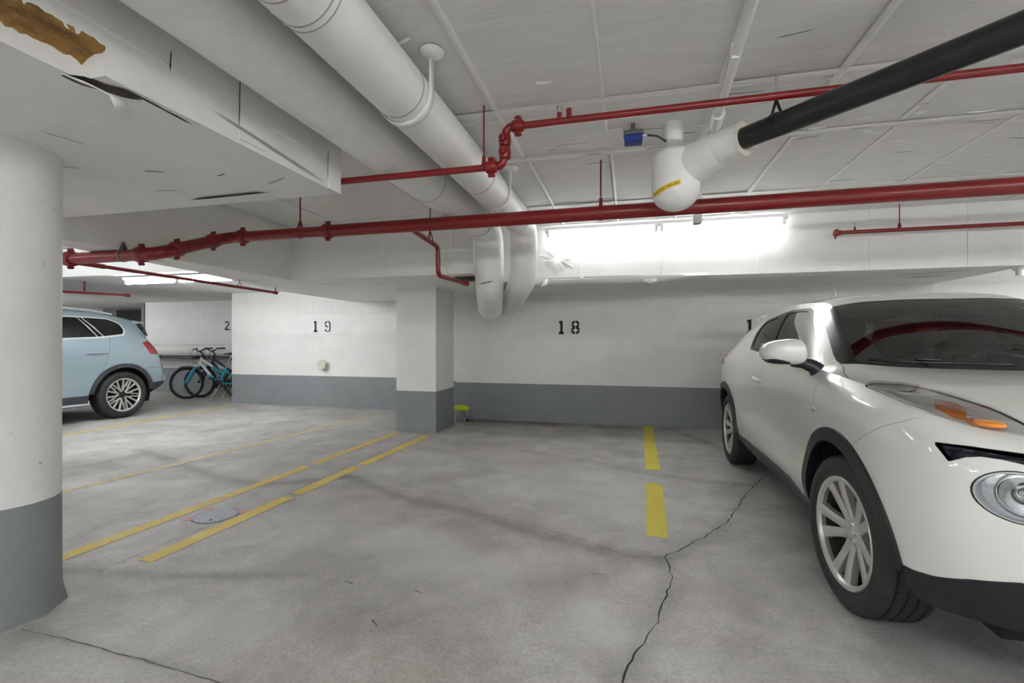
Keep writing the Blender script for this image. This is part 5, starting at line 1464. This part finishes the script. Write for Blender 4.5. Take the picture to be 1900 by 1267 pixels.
# ---- the pale blue crossover
def bscale(p): return (p[0]*1.05-.02, p[1]*1.045, p[2]*1.085+.01)
BZ = [.24, .38, .54, .70, .88, 1.04]
def bst(u, vs, crest): return [(u, v, z) for v, z in zip(vs, BZ)]+[(u,)+crest]
BTUB = [[bscale(p) for p in s] for s in JTUB[:9]]+[
 bst(.95, [.84,.87,.885,.89,.90,.895], (.86,1.145)), bst(1.4, [.84,.87,.885,.89,.90,.90], (.86,1.155)),
 bst(1.85, [.84,.87,.885,.89,.905,.905], (.86,1.165)), bst(2.3, [.84,.88,.905,.91,.915,.91], (.86,1.19)),
 bst(2.69, [.84,.89,.915,.92,.922,.91], (.855,1.22)), bst(3.0, [.82,.87,.895,.905,.905,.885], (.82,1.21)),
 [(3.1,.76,.3),(3.30,.82,.42),(3.37,.84,.54),(3.35,.845,.70),(3.29,.85,.88),(3.22,.83,1.04),(3.14,.76,1.19)],
 [(3.3,.45,.3),(3.42,.46,.4),(3.48,.46,.54),(3.47,.46,.70),(3.42,.46,.88),(3.38,.45,1.04),(3.30,.43,1.19)],
 [(3.33,0,.3),(3.45,0,.4),(3.51,0,.54),(3.50,0,.70),(3.45,0,.88),(3.41,0,1.04),(3.33,0,1.19)]]
BCOWL = [bscale(p) for p in JCOWL]
BHOOD = [[s[6] for s in BTUB[:5]]]+[[bscale(p) for p in r[:4]]+[BTUB[5+i][6]] for i, r in enumerate(JHOOD[1:4])]+[BCOWL+[BTUB[8][6]]]
BTOP = [BCOWL,
 [(.72,0,1.36),(.74,.24,1.355),(.78,.47,1.34),(.85,.66,1.31)], [(1.1,0,1.545),(1.11,.22,1.54),(1.14,.42,1.53),(1.2,.60,1.50)],
 [(1.5,0,1.61),(1.5,.22,1.607),(1.5,.42,1.595),(1.5,.61,1.565)], [(2.0,0,1.635),(2.0,.22,1.632),(2.0,.42,1.622),(2.0,.62,1.59)],
 [(2.45,0,1.625),(2.45,.22,1.622),(2.43,.42,1.612),(2.4,.61,1.578)], [(2.85,0,1.58),(2.85,.22,1.578),(2.82,.41,1.568),(2.75,.59,1.535)],
 [(3.24,0,1.51),(3.23,.22,1.508),(3.19,.40,1.50),(3.08,.56,1.475)]]
BSIDE = side_glass([k[3] for k in BTOP], [s[6] for s in BTUB[8:16]], .022)
BREAR = [BTOP[7], [(3.36,0,1.34),(3.35,.25,1.34),(3.3,.48,1.335),(3.16,.67,1.325)], [BTUB[17][6],(3.32,.22,1.19),BTUB[16][6],BTUB[15][6]]]
b_wst = lin([0, .2, .4, .6], [1.04, 1.05, 1.08, 1.16])
bm_cfg = dict(label='pale blue crossover with dark cladding, its tail towards the bicycles', loc=(-8.587, 2.813, 0), rotz=0., scale=1.03, paint='blue_paint',
    nets=(BTUB, BHOOD, BTOP, BSIDE, BREAR), axles=(0., 2.69), archz=.36, arch=(.465, .405),
    low=lambda P: np.interp(P[:, 0], [-.6, .4, 2.2, 2.9, 3.1, 3.6], [.44, .40, .385, .40, .50, .52]),
    clad='cladding_grey', flare_low=(.40, .40), lip_rear=lin([.2, .5], [-.45, -.45]),
    tail=lambda P: np.maximum(sdf_poly([(3.00, 1.135), (3.10, .955), (3.6, .955), (3.6, 1.165), (3.1, 1.165)], 0, 2)(P), .3-P[:, 1]),
    bumper_seam=lin([.2, 1.2], [-.40, -.55]), door_front=lin([.2, 1.2], [.46, .42]), hood_seam=lin([-1, .6], [.76, .72]),
    door_mid=lin([.2, 1.2], [1.42, 1.45]), door_rear=lin([.3, .5, .86, 1.2], [2.2, 2.25, 2.44, 2.52]),
    rear_bumper=lambda P: np.maximum(3.02-P[:, 0], P[:, 2]-.74),
    frame_poly=[(.60, 1.155), (1.22, 1.465), (1.42, 1.505), (1.8, 1.522), (2.3, 1.522), (2.62, 1.512), (2.78, 1.44), (2.79, 1.32), (2.74, 1.245), (2.40, 1.205), (1.9, 1.18), (1.4, 1.168)],
    trim_poly=[(.70, 1.18), (1.24, 1.445), (1.42, 1.485), (1.8, 1.502), (2.3, 1.502), (2.61, 1.492), (2.755, 1.43), (2.765, 1.33), (2.725, 1.27), (2.40, 1.228), (1.9, 1.203), (1.4, 1.19)],
    windows=[('front_window', [(.76, 1.195), (1.25, 1.437), (1.42, 1.475), (1.42, 1.20)]), ('rear_window_side', [(1.50, 1.205), (1.50, 1.485), (1.8, 1.494), (2.17, 1.494), (2.33, 1.235)]),
             ('quarter_window', [(2.45, 1.245), (2.25, 1.494), (2.60, 1.484), (2.735, 1.42), (2.745, 1.34), (2.71, 1.28)])],
    sideglass='bsideglass', ws_top=b_wst, ws_glass=lambda P: np.maximum(P[:, 0]-(b_wst(P[:, 1])-.03), .30+.25*P[:, 1]**2-P[:, 0]),
    rear_glass=lambda P: np.maximum(np.maximum(1.22-P[:, 2], P[:, 2]-1.47), P[:, 1]-.60),
    well=.875, wheels=dict(x=.80, R=.353, w=.225, style='split', spin=0), cabin=dict(front=.42, rear=3.1, sill=1.08, seats=(1.3, 2.1)), driver=-1)
bmw, _ = build_car(bm_cfg)
for s in (1, -1):
    mb = MB(); mb.tube([(s*.905, 2.17, .988), (s*.93, 2.20, .99), (s*.935, 2.30, .99), (s*.93, 2.42, .99), (s*.908, 2.45, .99)], .011, 10); mb.build('door_handle', 'blue_paint', bmw, 60, local=True)
    MB().box(min(s*.90, s*.912), max(s*.90, s*.912), 2.20, 2.40, .965, .982).build('handle_recess', 'trim_black', bmw, local=True)
    mb = MB(); mb.tube([(s*.60, 1.25, 1.555), (s*.635, 1.40, 1.60), (s*.645, 1.9, 1.635), (s*.63, 2.4, 1.618), (s*.60, 2.72, 1.575)], .014, 10); mb.build('roof_rail', 'trim_grey', bmw, 60, local=True)
    mb = MB(); superell(mb, (0, 0, 0), (.11, .09, .07), .7); mb.V = [(s*(1.0+x), .62+y, 1.2+z) for x, y, z in mb.V]; mb.build('mirror_cap', 'blue_paint', bmw, 60, local=True)
    MB().tube([(s*.835, 3.335, .66), (s*.85, 3.36, .58), (s*.845, 3.355, .52)], .012, 8).build('bumper_reflector', 'trim_grey', bmw, 60, local=True)
    for (u0, z0, u1, z1) in ((2.205, 1.497, 2.365, 1.225), (2.262, 1.497, 2.445, 1.232)):
        v0, v1 = .682, .840
        MB().tube([(s*v0, u0, z0), (s*((v0+v1)/2+.022), (u0+u1)/2, (z0+z1)/2), (s*v1, u1, z1)], .007, 8).build('window_divider', 'trim_grey', bmw, 60, local=True)
    MB().box(min(s*.82, s*.86), max(s*.82, s*.86), .5, 2.25, .25, .31).build('sill_strip', 'trim_grey', bmw, local=True)
mb = MB(); V, F = [], []
for x in np.linspace(-.60, .60, 17):
    c = 1-abs(x/.6)**4
    V += [(x, 3.02+.10*c, 1.488+.03*c), (x, 3.20+.14*c, 1.462+.03*c), (x, 3.21+.14*c, 1.45+.03*c), (x, 3.04+.1*c, 1.44+.03*c)]
for i in range(16):
    for k in range(4): F.append((4*i+k, 4*i+(k+1) % 4, 4*i+4+(k+1) % 4, 4*i+4+k))
F += [(3, 2, 1, 0), (64, 65, 66, 67)]
mb.V, mb.F = V, F; mb.build('spoiler', 'blue_paint', bmw, 50, local=True)
for s in (1, -1): MB().tube([(s*.60, 3.12, 1.44), (s*.665, 3.155, 1.36), (s*.735, 3.165, 1.25)], .022, 8, True, [.02, .024, .012]).build('pillar_trim', 'trim_black', bmw, 60, local=True)
# ------------------------------------------------------------------ bicycles
M['bike_white'] = mat('bike_white', (.78, .80, .82), .3, coat=.5)
M['bike_teal'] = mat('bike_teal', (.015, .36, .52), .3, coat=.5)
M['bike_black'] = mat('bike_black', (.012, .012, .014), .4)
M['bike_navy'] = mat('bike_navy', (.02, .03, .06), .35)
def bicycle(label, loc, rotz, upper, lower, saddle_dz=0.):
    b = thing('bicycle', label, 'bicycle', loc, rotz, group='bicycles by the back wall')
    R = .325; WB = 1.04
    def bl(mb, name, m, parent=b, smooth=60): return mb.build(name, m, parent, smooth, local=True)
    for x in (0, WB):
        rim = bl(MB().lathe((x, -.013, R), (0, 1, 0), [(0, .272), (.004, .285), (.022, .285), (.026, .272)], 48, True), 'wheel_rim', 'steel' if upper == 'bike_white' else 'bike_black')
        mb = MB(); ring_ = [(x+.302*math.cos(a), 0, R+.302*math.sin(a)) for a in np.linspace(0, 2*math.pi, 49)]; mb.tube(ring_, .029, 10, False); bl(mb, 'tyre', 'bike_black', rim)
        mb = MB()
        for k in range(24):
            a = 2*math.pi*k/24; c = a+(.35 if k % 2 else -.35); y = .028 if (k//2) % 2 else -.028
            mb.cyl((x+.02*math.cos(c), y, R+.02*math.sin(c)), (x+.275*math.cos(a), 0, R+.275*math.sin(a)), .0014, 4)
        tag(bl(mb, 'spokes', 'steel', rim, None), kind='stuff')
        bl(MB().cyl((x, -.05, R), (x, .05, R), .020, 12), 'hub', 'bike_black', rim)
    H0, H1 = Vector((.25, 0, .72)), Vector((.29, 0, .86))
    BB, ST = Vector((.63, 0, .30)), Vector((.77, 0, .66))
    for s in (-1, 1):
        bl(MB().tube([(0, s*.055, R), (.10, s*.055, .52), (.20, s*.055, .66)], .024, 10, True, [.017, .024, .026]), 'fork_leg', lower)
    bl(MB().tube([(.20, -.06, .665), (.215, -.055, .69), (.215, .055, .69), (.20, .06, .665)], .02, 10), 'fork_crown', upper)
    bl(MB().tube([H0-(H1-H0)*.15, H1], .024, 12), 'head_tube', upper)
    mid = H0*.45+BB*.55
    bl(MB().tube([H0+Vector((.01, 0, .02)), mid], .029, 12), 'down_tube', upper)
    bl(MB().tube([mid, BB], .029, 12), 'down_tube', lower)
    t0 = H0+Vector((.035, 0, .10)); t1 = BB*.42+ST*.58; tm = t0*.5+t1*.5
    bl(MB().tube([t0, tm], .024, 12), 'top_tube', upper); bl(MB().tube([tm, t1], .022, 12), 'top_tube', lower)
    bl(MB().tube([BB, ST], .024, 12), 'seat_tube', lower)
    for s in (-1, 1):
        bl(MB().tube([BB+Vector((0, s*.03, 0)), (WB, s*.06, R)], .012, 8), 'chain_stay', lower)
        bl(MB().tube([ST*.85+BB*.15+Vector((0, s*.02, 0)), (WB, s*.06, R)], .010, 8), 'seat_stay', lower)
    sp_ = ST+(ST-BB).normalized()*(.26+saddle_dz)
    bl(MB().tube([ST, sp_], .0135, 10), 'seat_post', 'steel')
    mb = MB(); mb.tube([(sp_.x-.15, 0, sp_.z+.02), (sp_.x-.06, 0, sp_.z+.03), (sp_.x+.04, 0, sp_.z+.03), (sp_.x+.12, 0, sp_.z+.045)], .04, 14, True, [.018, .032, .07, .075]); mb.V = [(x, y, sp_.z+.03+(z-sp_.z-.03)*.45) for x, y, z in mb.V]; bl(mb, 'saddle', 'bike_black')
    S0 = H1+Vector((.02, 0, .07))
    bl(MB().tube([H1, S0, S0+Vector((-.05, 0, .05))], .016, 10), 'stem', 'bike_black')
    c = S0+Vector((-.05, 0, .05))
    for s in (-1, 1):
        hb = bl(MB().tube(fillet([c, c+Vector((-.01, s*.10, .02)), c+Vector((.02, s*.17, .07)), c+Vector((.08, s*.31, .06))], .05, 5), .012, 10), 'handlebar', 'bike_black')
        bl(MB().tube([c+Vector((.05, s*.24, .063)), c+Vector((.085, s*.32, .06))], .018, 10), 'grip', 'bike_black', hb)
        bl(MB().tube([c+Vector((.0, s*.19, .065)), c+Vector((-.03, s*.23, .05)), c+Vector((.02, s*.30, .035))], .006, 8), 'brake_lever', 'bike_black', hb)
        bl(MB().tube(fillet([c+Vector((0, s*.19, .06)), c+Vector((-.11, s*.12, .0)), c+Vector((-.12, s*.05, -.20)), (.20, s*.03, .70)], .08, 6), .004, 6), 'brake_cable', 'bike_black')
    mb = MB(); mb.tube([(.345*math.cos(a), 0, R+.345*math.sin(a)) for a in np.linspace(math.radians(10), math.radians(115), 14)], .012, 8); mb.V = [(x, y*2.6, z) for x, y, z in mb.V]; bl(mb, 'mudguard', 'bike_black')
    cw = bl(MB().lathe((BB.x, -.06, BB.z), (0, 1, 0), [(0, .075), (.004, .09), (.008, .09), (.012, .075)], 28), 'chainring', 'bike_black')
    for s in (-1, 1):
        d = Vector((.10*s, 0, -.13*s)); p = BB+Vector((0, s*.075, 0))
        cr_ = bl(MB().tube([p, p+d], .010, 8), 'crank', 'bike_black')
        q = p+d; MB().box(q.x-.045, q.x+.045, q.y if s > 0 else q.y-.09, q.y+.09 if s > 0 else q.y, q.z-.012, q.z+.012).build('pedal', 'bike_black', cr_, local=True)
    mb = MB(); mb.tube([(BB.x, -.05, BB.z+.09), (WB, -.05, R+.035)], .004, 6); mb.tube([(BB.x, -.05, BB.z-.09), (WB, -.05, R-.035)], .004, 6); bl(mb, 'chain', 'bike_black')
    bl(MB().tube([(BB.x+.04, -.06, BB.z-.01), (BB.x-.09, -.16, .012)], .008, 8), 'kickstand', 'steel')
    return b
bicycle('white and teal bicycle on its kickstand by the back wall', (-8.90, 7.72, 0), math.radians(22), 'bike_white', 'bike_teal')
bicycle('dark bicycle behind the white and teal one', (-8.86, 7.99, 0), math.radians(17), 'bike_navy', 'bike_navy', -.02)
